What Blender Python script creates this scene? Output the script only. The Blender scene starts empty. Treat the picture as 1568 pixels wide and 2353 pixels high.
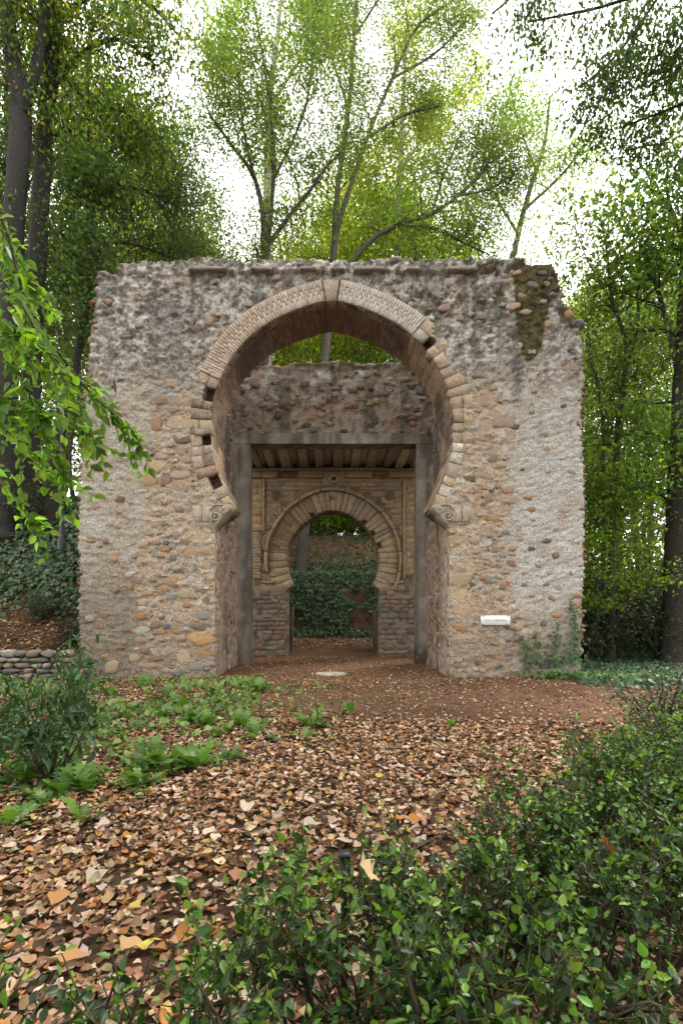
import bpy, math, random
import numpy as np
from mathutils import Matrix, Vector

# ------------------------------------------------------------------ camera, sky, sun, exposure
sc = bpy.context.scene
COL = sc.collection
F, VX, VY, CH = 1155.0, 762.0, 1402.0, 1.40      # focal length and vanishing point measured on a 1568 px wide copy, eye height
D0, D0B, D1, D2, D2B = 10.5, 11.75, 13.0, 15.4, 16.2   # depth planes of the gateway

cam_d = bpy.data.cameras.new('camera')
cam_d.sensor_fit = 'HORIZONTAL'; cam_d.sensor_width = 36.0
cam_d.lens = F / 1568.0 * 36.0
cam_d.shift_x = (784 - VX) / 1568.0
cam_d.shift_y = (VY - 1176) / 1568.0
cam_d.clip_start = 0.05; cam_d.clip_end = 1000
cam = bpy.data.objects.new('camera', cam_d); COL.objects.link(cam)
cam.location = (0, 0, CH); cam.rotation_euler = (math.radians(90), 0, 0)
sc.camera = cam

SUN_EL, SUN_AZ = math.radians(50), math.radians(48)   # azimuth clockwise from +Y: the veiled sun stands beyond the trees, right of the gateway
world = bpy.data.worlds.new('World'); sc.world = world; world.use_nodes = True
wn = world.node_tree; wn.nodes.clear()
sky = wn.nodes.new('ShaderNodeTexSky'); sky.sky_type = 'NISHITA'; sky.sun_disc = False
sky.sun_elevation = SUN_EL; sky.sun_rotation = SUN_AZ
hs = wn.nodes.new('ShaderNodeHueSaturation'); hs.inputs['Saturation'].default_value = 0.25
mx = wn.nodes.new('ShaderNodeMix'); mx.data_type = 'RGBA'; mx.inputs[0].default_value = 0.8
mx.inputs[7].default_value = (10.0, 9.8, 9.4, 1)        # thick even cloud
bg = wn.nodes.new('ShaderNodeBackground'); bg.inputs['Strength'].default_value = 0.12
wo = wn.nodes.new('ShaderNodeOutputWorld')
wn.links.new(sky.outputs[0], hs.inputs['Color']); wn.links.new(hs.outputs[0], mx.inputs[6])
wn.links.new(mx.outputs[2], bg.inputs['Color']); wn.links.new(bg.outputs[0], wo.inputs[0])

sun_d = bpy.data.lights.new('sun', 'SUN'); sun_d.energy = 1.5; sun_d.angle = math.radians(14); sun_d.color = (1.0, 0.95, 0.86)
sun = bpy.data.objects.new('sun', sun_d); COL.objects.link(sun)
sdir = Vector((math.sin(SUN_AZ) * math.cos(SUN_EL), math.cos(SUN_AZ) * math.cos(SUN_EL), math.sin(SUN_EL)))
sun.rotation_euler = sdir.to_track_quat('Z', 'Y').to_euler(); sun.location = (0, 0, 30)

sc.view_settings.view_transform = 'Standard'; sc.view_settings.look = 'None'
sc.view_settings.gamma = 1.0; sc.view_settings.use_curve_mapping = False
sc.view_settings.exposure = 1.9
sc.cycles.max_bounces = 6; sc.cycles.diffuse_bounces = 3; sc.cycles.glossy_bounces = 2; sc.cycles.transmission_bounces = 4
sc.cycles.use_denoising = True
sc.cycles.caustics_reflective = False; sc.cycles.caustics_refractive = False

# ------------------------------------------------------------------ helpers
rng = np.random.default_rng(11)
random.seed(5)
A = np.asarray

def hp(px, py, d):                       # photo measurement at depth d -> point in the place
    return A([(px - VX) / F * d, d, CH + (VY - py) / F * d])
def fx(px, d=D0): return (px - VX) / F * d
def fz(py, d=D0): return CH + (VY - py) / F * d

def _hash(i, j, k, s):
    h = (i.astype(np.int64) * 374761393 + j.astype(np.int64) * 668265263 + k.astype(np.int64) * 2147483647 + s * 974711) & 0xffffffff
    h = ((h ^ (h >> 13)) * 1274126177) & 0xffffffff
    h = (h ^ (h >> 16)) & 0xffffffff
    return h / 4294967295.0
def vnoise(x, y, z=0.0, s=0):
    x, y, z = np.broadcast_arrays(A(x, float), A(y, float), A(z, float))
    xi, yi, zi = np.floor(x), np.floor(y), np.floor(z)
    u, v, w = x - xi, y - yi, z - zi
    u, v, w = u*u*(3-2*u), v*v*(3-2*v), w*w*(3-2*w)
    r = 0
    for a in (0, 1):
        for b in (0, 1):
            for c in (0, 1):
                r = r + _hash(xi+a, yi+b, zi+c, s) * (u if a else 1-u) * (v if b else 1-v) * (w if c else 1-w)
    return r
def fbm(x, y, z=0.0, o=4, s=0, g=0.5):
    r = 0; amp = 1; t = 0; f = 1
    for i in range(o):
        r = r + amp * vnoise(A(x)*f, A(y)*f, A(z)*f, s+i*17); t += amp; amp *= g; f *= 2.03
    return r / t
def sstep(a, b, x):
    t = np.clip((A(x, float) - a) / (b - a), 0, 1); return t*t*(3-2*t)

def catmull(P, n):
    P = A(P, float); Q = np.vstack([2*P[0]-P[1], P, 2*P[-1]-P[-2]]); out = []
    m = max(2, n // (len(P)-1) + 1)
    for i in range(1, len(Q)-2):
        t = np.linspace(0, 1, m, endpoint=False)[:, None]
        p0, p1, p2, p3 = Q[i-1], Q[i], Q[i+1], Q[i+2]
        out.append(0.5*((2*p1)+(-p0+p2)*t+(2*p0-5*p1+4*p2-p3)*t*t+(-p0+3*p1-3*p2+p3)*t**3))
    out.append(P[-1:])
    return np.vstack(out)

def mesh_raw(name, verts, faces, mat=None, col=None, smooth=False):
    """faces: list of index lists, or one / several (n,k) arrays"""
    verts = A(verts, np.float32)
    me = bpy.data.meshes.new(name)
    arrs = faces if isinstance(faces, list) and len(faces) and isinstance(faces[0], np.ndarray) and faces[0].ndim == 2 else None
    if isinstance(faces, np.ndarray) and faces.ndim == 2: arrs = [faces]
    if arrs is None:
        loops = np.fromiter((i for f in faces for i in f), np.int32); cnt = A([len(f) for f in faces], np.int32)
    else:
        arrs = [a for a in arrs if len(a)]
        loops = np.concatenate([a.ravel() for a in arrs]).astype(np.int32)
        cnt = np.concatenate([np.full(len(a), a.shape[1], np.int32) for a in arrs])
    me.vertices.add(len(verts)); me.vertices.foreach_set('co', verts.ravel())
    me.loops.add(len(loops)); me.loops.foreach_set('vertex_index', loops)
    me.polygons.add(len(cnt))
    me.polygons.foreach_set('loop_start', np.concatenate([[0], np.cumsum(cnt)[:-1]]).astype(np.int32))
    me.polygons.foreach_set('loop_total', cnt)
    if smooth: me.polygons.foreach_set('use_smooth', np.ones(len(cnt), bool))
    if col is not None:
        at = me.color_attributes.new('col', 'FLOAT_COLOR', 'POINT')
        c = np.ones((len(verts), 4), np.float32); c[:, :3] = col
        at.data.foreach_set('color', c.ravel())
    me.update(calc_edges=True); me.validate()
    if mat: me.materials.append(mat)
    return me

def put(name, me, parent=None, loc=(0, 0, 0), color=None, keep=True):
    o = bpy.data.objects.new(name, me); COL.objects.link(o)
    o.location = loc
    if parent is not None:
        o.parent = parent
        if keep and 'base' in parent: o.matrix_parent_inverse = Matrix.Translation(-Vector(parent['base']))
    if color is not None: o.color = (*[float(c) for c in color[:3]], 1)
    return o
def tag(o, label=None, cat=None, group=None, kind=None):
    if label: o['label'] = label
    if cat: o['category'] = cat
    if group: o['group'] = group
    if kind: o['kind'] = kind
    return o
def thing(name, label, cat, loc=(0, 0, 0), group=None, local=False):
    o = bpy.data.objects.new(name, None); COL.objects.link(o)
    o.location = [float(v) for v in loc]; o.empty_display_size = 0.2
    if not local and any(abs(v) > 1e-9 for v in loc): o['base'] = [float(v) for v in loc]
    return tag(o, label, cat, group)
def copy_tree(root, loc, rz=0.0, s=1.0, label=None, group=None, rx=0.0):
    def rec(o, par):
        c = o.copy(); COL.objects.link(c); c.parent = par
        for ch in o.children: rec(ch, c)
        return c
    c = rec(root, None)
    c.location = [float(v) for v in loc]; c.rotation_euler = (rx, 0, rz); c.scale = (s, s, s) if np.isscalar(s) else s
    if label: c['label'] = label
    if group: c['group'] = group
    return c

class MB:                                   # collects pieces of one mesh with a colour per vertex
    def __init__(s): s.v = []; s.f = {}; s.c = []; s.n = 0
    def add(s, v, f, col=(.5, .5, .5)):
        v = A(v, float); s.v.append(v)
        c = A(col, float); s.c.append(np.broadcast_to(c, (len(v), 3)))
        if isinstance(f, np.ndarray): s.f.setdefault(f.shape[1], []).append(f + s.n)
        else:
            for q in f: s.f.setdefault(len(q), []).append(A([q]) + s.n)
        s.n += len(v)
    def mesh(s, name, mat, smooth=False):
        return mesh_raw(name, np.vstack(s.v), [np.vstack(a) for a in s.f.values()], mat, np.vstack(s.c), smooth)

def tube(pts, rad, sides=6, jit=0.0, cap=False):
    pts = A(pts, float); n = len(pts); rad = np.broadcast_to(A(rad, float), (n,))
    tg = np.gradient(pts, axis=0); tg /= np.linalg.norm(tg, axis=1)[:, None] + 1e-9
    ref = A([0, 1.0, 0.13]) if abs(tg[0][2]) > .6 else A([0, 0, 1.0])
    s1 = np.cross(tg, ref); s1 /= np.linalg.norm(s1, axis=1)[:, None] + 1e-9
    s2 = np.cross(tg, s1)
    a = np.linspace(0, 2*math.pi, sides, endpoint=False)
    rr = rad[:, None] * (1 + (jit * (rng.random((n, sides)) - .5) if jit else 0))
    v = pts[:, None, :] + rr[..., None] * (np.cos(a)[None, :, None]*s1[:, None, :] + np.sin(a)[None, :, None]*s2[:, None, :])
    v = v.reshape(-1, 3)
    i = np.arange(n-1)[:, None]*sides; j = np.arange(sides)[None, :]; j2 = (j+1) % sides
    f = np.stack([i+j, i+j2, i+sides+j2, i+sides+j], -1).reshape(-1, 4)
    return v, f

def block(poly, yf, yb, bev=.012, jit=.004):
    """a stone with outline poly [(x,z)], front face at yf with worn edges, back at yb"""
    P = A(poly, float); n = len(P); c = P.mean(0)
    d = P - c; L = np.linalg.norm(d, axis=1)[:, None] + 1e-9
    In = P - d / L * np.minimum(bev * 1.4, L * .4)
    P = P + (rng.random(P.shape) - .5) * jit
    v = np.vstack([np.c_[P[:, 0], np.full(n, yb), P[:, 1]],
                   np.c_[P[:, 0], yf + bev + rng.random(n)*jit, P[:, 1]],
                   np.c_[In[:, 0], yf + (rng.random(n)-.5)*jit, In[:, 1]]])
    f = []
    for k in range(2):
        for i in range(n):
            j = (i+1) % n; f.append([k*n+i, k*n+j, (k+1)*n+j, (k+1)*n+i])
    f.append(list(range(2*n, 3*n))); f.append(list(range(n-1, -1, -1)))
    return v, f
def box(x0, x1, y0, y1, z0, z1):
    v = [(x, y, z) for x in (x0, x1) for y in (y0, y1) for z in (z0, z1)]
    return A(v, float), [[0,1,3,2],[4,6,7,5],[0,4,5,1],[2,3,7,6],[0,2,6,4],[1,5,7,3]]

# ------------------------------------------------------------------ materials
def nodes(name):
    m = bpy.data.materials.new(name); m.use_nodes = True
    nt = m.node_tree; b = nt.nodes['Principled BSDF']; return m, nt, b
def surf(name, src='attr', rough=.9, nscale=30, namp=.3, bscale=60, bump=.3, spec=.2, bdist=.02, dust=0):
    m, nt, b = nodes(name); N, L = nt.nodes, nt.links
    tc = N.new('ShaderNodeTexCoord')
    if src == 'attr':
        s = N.new('ShaderNodeVertexColor'); s.layer_name = 'col'; c = s.outputs['Color']; vec = tc.outputs['Object']
    else:
        s = N.new('ShaderNodeObjectInfo'); c = s.outputs['Color']
        ad = N.new('ShaderNodeVectorMath'); ad.operation = 'ADD'; L.new(tc.outputs['Object'], ad.inputs[0]); L.new(s.outputs['Location'], ad.inputs[1]); vec = ad.outputs[0]
    nz = N.new('ShaderNodeTexNoise'); nz.inputs['Scale'].default_value = nscale; nz.inputs['Detail'].default_value = 6; nz.inputs['Roughness'].default_value = .65
    L.new(vec, nz.inputs['Vector'])
    mr = N.new('ShaderNodeMapRange'); mr.inputs['From Min'].default_value = .3; mr.inputs['From Max'].default_value = .7
    mr.inputs['To Min'].default_value = 1-namp; mr.inputs['To Max'].default_value = 1+namp
    L.new(nz.outputs['Fac'], mr.inputs['Value'])
    mu = N.new('ShaderNodeVectorMath'); mu.operation = 'SCALE'; L.new(c, mu.inputs[0]); L.new(mr.outputs[0], mu.inputs['Scale'])
    out = mu.outputs[0]
    if dust:
        nd_ = N.new('ShaderNodeTexNoise'); nd_.inputs['Scale'].default_value = 9; nd_.inputs['Detail'].default_value = 7; nd_.inputs['Roughness'].default_value = .7
        L.new(vec, nd_.inputs['Vector']); md = N.new('ShaderNodeMapRange'); md.inputs['From Min'].default_value = .47; md.inputs['From Max'].default_value = .6
        md.inputs['To Max'].default_value = dust; L.new(nd_.outputs['Fac'], md.inputs['Value'])
        mm = N.new('ShaderNodeMix'); mm.data_type = 'RGBA'; L.new(md.outputs[0], mm.inputs[0]); L.new(out, mm.inputs[6]); mm.inputs[7].default_value = (.30, .255, .21, 1); out = mm.outputs[2]
    L.new(out, b.inputs['Base Color'])
    b.inputs['Roughness'].default_value = rough; b.inputs['Specular IOR Level'].default_value = spec
    if bump:
        n3 = N.new('ShaderNodeTexNoise'); n3.inputs['Scale'].default_value = bscale; n3.inputs['Detail'].default_value = 5
        L.new(vec, n3.inputs['Vector'])
        bp = N.new('ShaderNodeBump'); bp.inputs['Strength'].default_value = bump; bp.inputs['Distance'].default_value = bdist
        L.new(n3.outputs['Fac'], bp.inputs['Height']); L.new(bp.outputs[0], b.inputs['Normal'])
    return m
def leafmat(name, src='attr', trans=.4, rough=.5, spec=.3, warm=(1.5, 1.5, .7)):
    m, nt, b = nodes(name); N, L = nt.nodes, nt.links
    if src == 'attr':
        s = N.new('ShaderNodeVertexColor'); s.layer_name = 'col'; c = s.outputs['Color']
    else:
        s = N.new('ShaderNodeObjectInfo'); c = s.outputs['Color']
    L.new(c, b.inputs['Base Color']); b.inputs['Roughness'].default_value = rough; b.inputs['Specular IOR Level'].default_value = spec
    tr = N.new('ShaderNodeBsdfTranslucent'); mu = N.new('ShaderNodeVectorMath'); mu.operation = 'MULTIPLY'
    mu.inputs[1].default_value = warm; L.new(c, mu.inputs[0]); L.new(mu.outputs[0], tr.inputs['Color'])
    ms = N.new('ShaderNodeMixShader'); ms.inputs[0].default_value = trans
    L.new(b.outputs[0], ms.inputs[1]); L.new(tr.outputs[0], ms.inputs[2]); L.new(ms.outputs[0], nt.nodes['Material Output'].inputs[0])
    return m

M_WALL = surf('mortar', 'attr', .95, 26, .5, 42, .9, .1, .04)
M_STONE = surf('stone_single', 'obj', .9, 20, .42, 45, .8, .1, .025, dust=.85)
M_STONES = surf('stone_mass', 'attr', .9, 20, .42, 45, .8, .1, .025, dust=.85)
M_BRICK = surf('brick_single', 'obj', .92, 35, .3, 80, .4, .1, .01)
M_CONC = surf('concrete', 'attr', .85, 5, .25, 40, .12, .2, .01)
M_BARK = surf('bark', 'attr', .9, 14, .35, 30, .7, .15, .03)
M_SOIL = surf('soil', 'attr', .95, 9, .35, 45, .8, .1, .03)
M_LITTER = leafmat('dead_leaf', 'attr', .12, .75, .15, (1.2, 1.1, .8))
M_LITTER1 = leafmat('dead_leaf_single', 'obj', .12, .75, .15, (1.2, 1.1, .8))
M_LEAF = leafmat('tree_leaf', 'attr', .6, .5, .25, (1.95, 2.1, .95))
M_LEAF1 = leafmat('branch_leaf', 'obj', .5, .45, .3, (1.9, 1.8, .5))
M_GLOSS = leafmat('hedge_leaf', 'attr', .3, .42, .35, (1.5, 1.6, .5))
M_GLOSS1 = leafmat('hedge_leaf_single', 'obj', .3, .42, .35, (1.5, 1.6, .5))
M_IVY = leafmat('ivy_leaf', 'attr', .2, .42, .35, (1.4, 1.5, .6))
M_PLANT = leafmat('herb_leaf', 'attr', .3, .45, .35, (1.5, 1.6, .5))
M_METAL = surf('dark_metal', 'attr', .5, 20, .1, 40, .05, .4, .005)
m, nt, b = nodes('marble'); M_MARBLE = m
b.inputs['Base Color'].default_value = (.72, .71, .68, 1); b.inputs['Roughness'].default_value = .35
nz = nt.nodes.new('ShaderNodeTexNoise'); nz.inputs['Scale'].default_value = 18; nz.inputs['Detail'].default_value = 8
cr = nt.nodes.new('ShaderNodeValToRGB'); cr.color_ramp.elements[0].color = (.6, .6, .59, 1); cr.color_ramp.elements[1].color = (.8, .79, .77, 1)
nt.links.new(nz.outputs['Fac'], cr.inputs[0]); nt.links.new(cr.outputs[0], b.inputs['Base Color'])
m, nt, b = nodes('lantern_glass'); M_GLASS = m
b.inputs['Base Color'].default_value = (.75, .75, .72, 1); b.inputs['Roughness'].default_value = .4; b.inputs['Transmission Weight'].default_value = .4

# ------------------------------------------------------------------ leaf clouds
def T_diamond():
    return A([(0,0,0),(.45,.5,.10),(1,0,-.02),(.45,-.5,.10)], float), A([(0,2,1),(0,3,2)])
def T_leaf():
    v = A([(0,0,0),(.22,.34,.11),(.52,.45,.15),(.82,.24,.06),(1.08,0,-.12),(.82,-.24,.06),(.52,-.45,.15),(.22,-.34,.11),(.5,0,-.03)], float)
    return v, A([(8,i,(i+1) % 8) for i in range(8)])
def T_ivy():
    o = [(0,0),(-.12,.42),(.25,.34),(.38,.55),(.55,.25),(1,0),(.55,-.25),(.38,-.55),(.25,-.34),(-.12,-.42)]
    v = A([(x, y, .06*abs(y)*2-.03) for x, y in o] + [(.3, 0, .0)], float); n = len(o)
    return v, A([(n, i, (i+1) % n) for i in range(n)])
def T_ivy4():
    v = A([(0,0,0),(.2,.52,.06),(1,0,0),(.2,-.52,.06),(-.1,.2,0),(-.1,-.2,0)], float)
    return v, A([(0,2,1),(0,3,2),(0,1,4),(0,5,3)])
def T_dead(k):
    r = np.random.default_rng(100+k); o = [(0,0),(.14,.2),(.33,.33),(.55,.31),(.78,.15),(1.02,0),(.78,-.15),(.55,-.31),(.33,-.33),(.14,-.2)]
    wd = .75+.5*r.random(); o = A(o)*A([1, wd])*(1+.22*(r.random((10, 2))-.5)); x, y = o[:, 0], o[:, 1]
    curl = r.random()*1.6+.1; tw = (r.random()-.5)*1.0; sg = 1 if r.random() < .6 else -1; lg = (r.random()-.4)*1.1
    def zf(x, y): return sg*curl*y**2*1.5 + tw*y*(x-.5) + lg*(x-.5)**2
    z = zf(x, y) + .11*(r.random(10)-.5)
    v = np.vstack([np.c_[x, y, z], [(.33, 0, zf(.33, 0)-.05*sg), (.66, .02, zf(.66, 0)-.05*sg)]])
    return v, A([(10,0,1),(10,1,2),(10,2,3),(10,3,11),(11,3,4),(11,4,5),(11,5,6),(11,6,7),(10,11,7),(10,7,8),(10,8,9),(10,9,0)])
def T_maple(k=0):
    r = np.random.default_rng(200+k); o = []
    for a, L in ((155,.32),(128,.62),(102,.52),(74,.88),(58,.66),(40,.62),(20,.74),(0,1.05),(-20,.74),(-40,.62),(-58,.66),(-74,.88),(-102,.52),(-128,.62),(-155,.32)):
        t = math.radians(a); L *= 1+.15*(r.random()-.5); o.append((.42+L*.55*math.cos(t), L*.55*math.sin(t)))
    v = A([(x, y, .55*y*y+.35*(x-.4)**2*(1 if k else -1)+.16*(r.random()-.5)) for x, y in o]+[(.38, 0, -.02)], float); n = len(o)
    return v, A([(n, i, (i+1) % n) for i in range(n)])

def norm(v): return v / (np.linalg.norm(v, axis=-1, keepdims=True) + 1e-9)
def cloud(tpl, c, d, nrm, L, W, col, vj=.2):
    tv, tf = tpl; n = len(c)
    d = norm(d); s = norm(np.cross(nrm, d)); u = np.cross(d, s)
    L = np.broadcast_to(L, (n,))[:, None, None]; W = np.broadcast_to(W, (n,))[:, None, None]
    v = c[:, None, :] + L*tv[None, :, 0, None]*d[:, None, :] + W*tv[None, :, 1, None]*s[:, None, :] + W*tv[None, :, 2, None]*u[:, None, :]
    f = (tf[None] + np.arange(n)[:, None, None]*len(tv)).reshape(-1, tf.shape[1])
    return v.reshape(-1, 3), f, np.repeat(np.broadcast_to(col, (n, 3)), len(tv), 0)*(1+vj*(rng.random((n*len(tv), 1))-.5))
def pick(pal, n, r, jit=.25):
    cs = A([p[0] for p in pal]); w = A([p[1] for p in pal], float); w /= w.sum()
    c = cs[r.choice(len(cs), n, p=w)]
    return c * (1 + jit*(r.random((n, 1))*2-1)) * (1 + .12*(r.random((n, 3))*2-1))
def rdir(n, r): return norm(r.normal(size=(n, 3)))

# ------------------------------------------------------------------ the ground
def terrain(x, y):
    x = A(x, float); y = A(y, float)
    # foot of the bank: close on the left of the gateway, far behind it
    ys = 11.2 + 9.3*sstep(-6.6, -4.2, x) + .5*(fbm(x*.4, y*.4, o=2, s=3)-.5)
    t = y - ys
    left = sstep(-4.2, -6.6, x)
    h1 = .55*t*(t > 0)*np.minimum(1, 1.5/np.maximum(t, 1e-6)) + 1.05*np.clip(t-1.4, 0, 3.5) + .06*np.clip(t-4.9, 0, 40)
    h2 = 1.9*sstep(0, .35, t) + .55*np.clip(t-.35, 0, 5.5) + .08*np.clip(t-5.8, 0, 40)
    h = left*h1 + (1-left)*h2*sstep(7.5, 3.2, x)
    h = h + .085*np.clip(y-13.5, 0, 60)*sstep(2.0, 6.0, x) + .1*np.clip(y-16.5, 0, 4)*sstep(6, 3, x)
    h = h + .42*sstep(10.2, 11.0, y)*left*sstep(-5.2, -5.8, x)
    near = sstep(14, 2, np.hypot(x, y-5))
    h = h + .10*(fbm(x*.7+9, y*.7, o=3, s=8)-.5)*(1-.5*near) + .03*(fbm(x*4, y*4, o=2, s=4)-.5)
    h = np.where((np.abs(x) < 5.4) & (y > 10) & (y < 16.5), h*.4, h)
    return h
gx = np.unique(np.concatenate([np.arange(-9, 9.01, .09), np.linspace(-22, -9, 40), np.linspace(9, 22, 40), np.linspace(-120, -22, 26), np.linspace(22, 120, 26)]))
gy = np.unique(np.concatenate([np.arange(-1, 12, .09), np.arange(12, 28, .16), np.linspace(28, 60, 40), np.linspace(60, 200, 30), np.linspace(-60, -1, 30)]))
GX, GY = np.meshgrid(gx, gy); GZ = terrain(GX, GY)
nx, ny = len(gx), len(gy)
ii = np.arange(ny-1)[:, None]*nx + np.arange(nx-1)[None, :]
gf = np.stack([ii, ii+1, ii+nx+1, ii+nx], -1).reshape(-1, 4)
n1 = fbm(GX*1.3, GY*1.3, o=4, s=31)[..., None]; n2_ = fbm(GX*.5+3, GY*.5, o=3, s=37)
path = (sstep(6.3, 7.8, GY+.28*GX+1.2*(n2_-.5))*sstep(-3.4, -1.2, GX+1.6*(n2_-.5)+.15*(GY-9)))[..., None]
gc = A([.055, .034, .02])*(1-path) + A([.13, .072, .046])*path
gc = gc*(.65+.7*n1)
mossp = (np.exp(-(((GX-1.0)/.6)**2+((GY-7.9)/.35)**2))*sstep(.42, .6, fbm(GX*3, GY*3, s=9)))[..., None]
gc = gc*(1-.6*mossp) + A([.10, .10, .03])*.6*mossp
ground = put('ground', mesh_raw('ground', np.stack([GX, GY, GZ], -1).reshape(-1, 3), gf, M_SOIL, gc.reshape(-1, 3), True))
tag(ground, 'brown forest soil under the fallen leaves', None, None, 'structure')

# ------------------------------------------------------------------ the gateway
GATE = thing('ruined_gateway', 'ruined stone gateway with a tall horseshoe arch and a smaller one inside', 'gateway', (0, D0, 0))
def slab_mesh(name, xs, zs, inside, front, yb, colf, mat):
    """a wall cut out of a grid: rough front, ragged edges running back to yb"""
    X, Z = np.meshgrid(xs, zs); nx, nz = len(xs), len(zs)
    cx = (xs[:-1]+xs[1:])/2; cz = (zs[:-1]+zs[1:])/2
    CX, CZ = np.meshgrid(cx, cz); mk = inside(CX, CZ)
    Y = front(X, Z); C = colf(X, Z)
    v = np.concatenate([np.stack([X, Y, Z], -1).reshape(-1, 3), np.stack([X, np.full_like(X, yb), Z], -1).reshape(-1, 3)])
    c = np.concatenate([C.reshape(-1, 3)]*2); o = nx*nz
    ii = (np.arange(nz-1)[:, None]*nx + np.arange(nx-1)[None, :])
    q = np.stack([ii, ii+1, ii+nx+1, ii+nx], -1)
    fr = q[mk]; F_ = [fr]
    for r_ in range(nz-1):                      # plain back, one strip per run
        d = np.diff(np.concatenate([[0], mk[r_].astype(int), [0]])); a0 = np.nonzero(d == 1)[0]; a1 = np.nonzero(d == -1)[0]
        for i0, i1 in zip(a0, a1): F_.append(A([[r_*nx+i0+o, (r_+1)*nx+i0+o, (r_+1)*nx+i1+o, r_*nx+i1+o]]))
    p = np.pad(mk, 1)
    for nb, (a, b) in ((p[1:-1, :-2], (3, 0)), (p[1:-1, 2:], (1, 2)), (p[:-2, 1:-1], (0, 1)), (p[2:, 1:-1], (2, 3))):
        e = q[mk & ~nb]; F_.append(np.stack([e[:, a], e[:, b], e[:, b]+o, e[:, a]+o], -1)[:, ::-1])
    f = np.concatenate(F_)
    use = np.zeros(2*o, bool); use[f.ravel()] = True; mp = np.cumsum(use)-1
    return mesh_raw(name, v[use], mp[f], mat, c[use], False)

class Arch:
    """intrados from measured points, sampled by arc length"""
    def __init__(s, pts, d):
        P = A([(fx(a, d), fz(b, d)) for a, b in pts]); s.P = catmull(P, 240)
        s.L = np.concatenate([[0], np.cumsum(np.linalg.norm(np.diff(s.P, axis=0), axis=1))]); s.len = s.L[-1]
        T = norm(np.gradient(s.P, axis=0)); s.N = np.c_[-T[:, 1], T[:, 0]]
        c = s.P.mean(0); k = len(s.P)//2
        if np.dot(s.N[k], s.P[k]-c) < 0: s.N = -s.N
    def at(s, u, off=0.0):
        u = np.atleast_1d(u)
        p = np.c_[np.interp(u, s.L, s.P[:, 0]), np.interp(u, s.L, s.P[:, 1])]
        n = norm(np.c_[np.interp(u, s.L, s.N[:, 0]), np.interp(u, s.L, s.N[:, 1])])
        return p + n*A(off)
    def u_of(s, px, py, d):
        q = A([fx(px, d), fz(py, d)]); return s.L[np.argmin(np.linalg.norm(s.P-q, axis=1))]
    def inside(s, X, Z, off, zmin):
        poly = s.at(np.linspace(0, s.len, 160), off); poly = np.vstack([poly, [[poly[-1, 0], zmin]], [[poly[0, 0], zmin]]])
        r = np.zeros(X.shape, bool); n = len(poly)
        for i in range(n):
            x0, z0 = poly[i]; x1, z1 = poly[(i+1) % n]
            if z0 == z1: continue
            c = ((z0 > Z) != (z1 > Z)) & (X < (x1-x0)*(Z-z0)/(z1-z0)+x0); r ^= c
        return r
    def piece(s, u0, u1, o0, o1, yf, yb, bev=.012, jit=.006, n=2):
        us = np.linspace(u0, u1, n)
        return block(np.vstack([s.at(us, o0), s.at(us[::-1], o1)]), yf, yb, bev, jit)

Lp = [(529,1157),(524.5,1144),(516,1123),(500.5,1087.5),(489,1047),(483.5,1010),(482,967),(488,918),(504,870),(541,805),(597,751),(669,713),(740,690.5)]
BIG = Arch(Lp + [(1524-a, b) for a, b in Lp[::-1]], D0)
Ls = [(673,1343),(662,1313),(659,1279),(665,1248),(690,1208),(730,1180),(762,1172)]
SML = Arch(Ls + [(1530-a, b) for a, b in Ls[-2::-1]], D2)
ZI = fz(1157); JX = 2.44; RT = .45

# ---- front wall
def wall_px(X, Z): return VX + X*F/D0, VY - (Z-CH)*F/D0
EL = A([(600,250),(627,228),(700,221),(781,205),(967,196),(1075,187),(1210,180),(1311,185),(1400,184),(1560,188)], float)
ER = A([(600,1266),(650,1284),(690,1290),(725,1320),(780,1332),(860,1337),(1000,1332),(1100,1339),(1250,1338),(1400,1335),(1560,1330)], float)
TOPX = A([(180,640),(228,627),(268,626),(271,602),(330,600),(420,600),(440,596),(520,600),(600,599),(760,601),(900,598),(1000,600),(1090,594),(1120,597),(1170,594),(1200,590),(1205,603),(1266,606),(1276,630),(1300,660)], float)
def rubble_zone(px, py):
    wob = 26*(fbm(px*.012, py*.012, o=3, s=51)-.5)
    xl = np.interp(py, [600,900,1000,1100,1300,1450,1560], [470,400,350,335,322,312,300]) + wob
    xr = np.interp(py, [600,860,1050,1250,1380,1450,1560], [1040,1150,1180,1160,1175,1210,1290]) + wob
    l = sstep(-14, 14, px-xl)*sstep(505, 495, px); r = sstep(14, -14, px-xr)*sstep(1020, 1030, px)
    return np.clip(l+r, 0, 1)*sstep(840, 930, py)
def wall_in(X, Z):
    px, py = wall_px(X, Z)
    jag = 7*(fbm(X*0+3, Z*6, o=3, s=61)-.5) + 5*(vnoise(X*0, Z*14, s=5)-.5)
    ok = (px > np.interp(py, EL[:, 0], EL[:, 1])+jag) & (px < np.interp(py, ER[:, 0], ER[:, 1])+jag+2)
    ok &= py > np.interp(px, TOPX[:, 0], TOPX[:, 1]) + 11*(fbm(X*3.5, 0*Z, o=3, s=71)-.55)
    hole = BIG.inside(X, Z, .24, ZI) | ((np.abs(X) < JX) & (Z < ZI))
    return ok & ~hole
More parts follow.
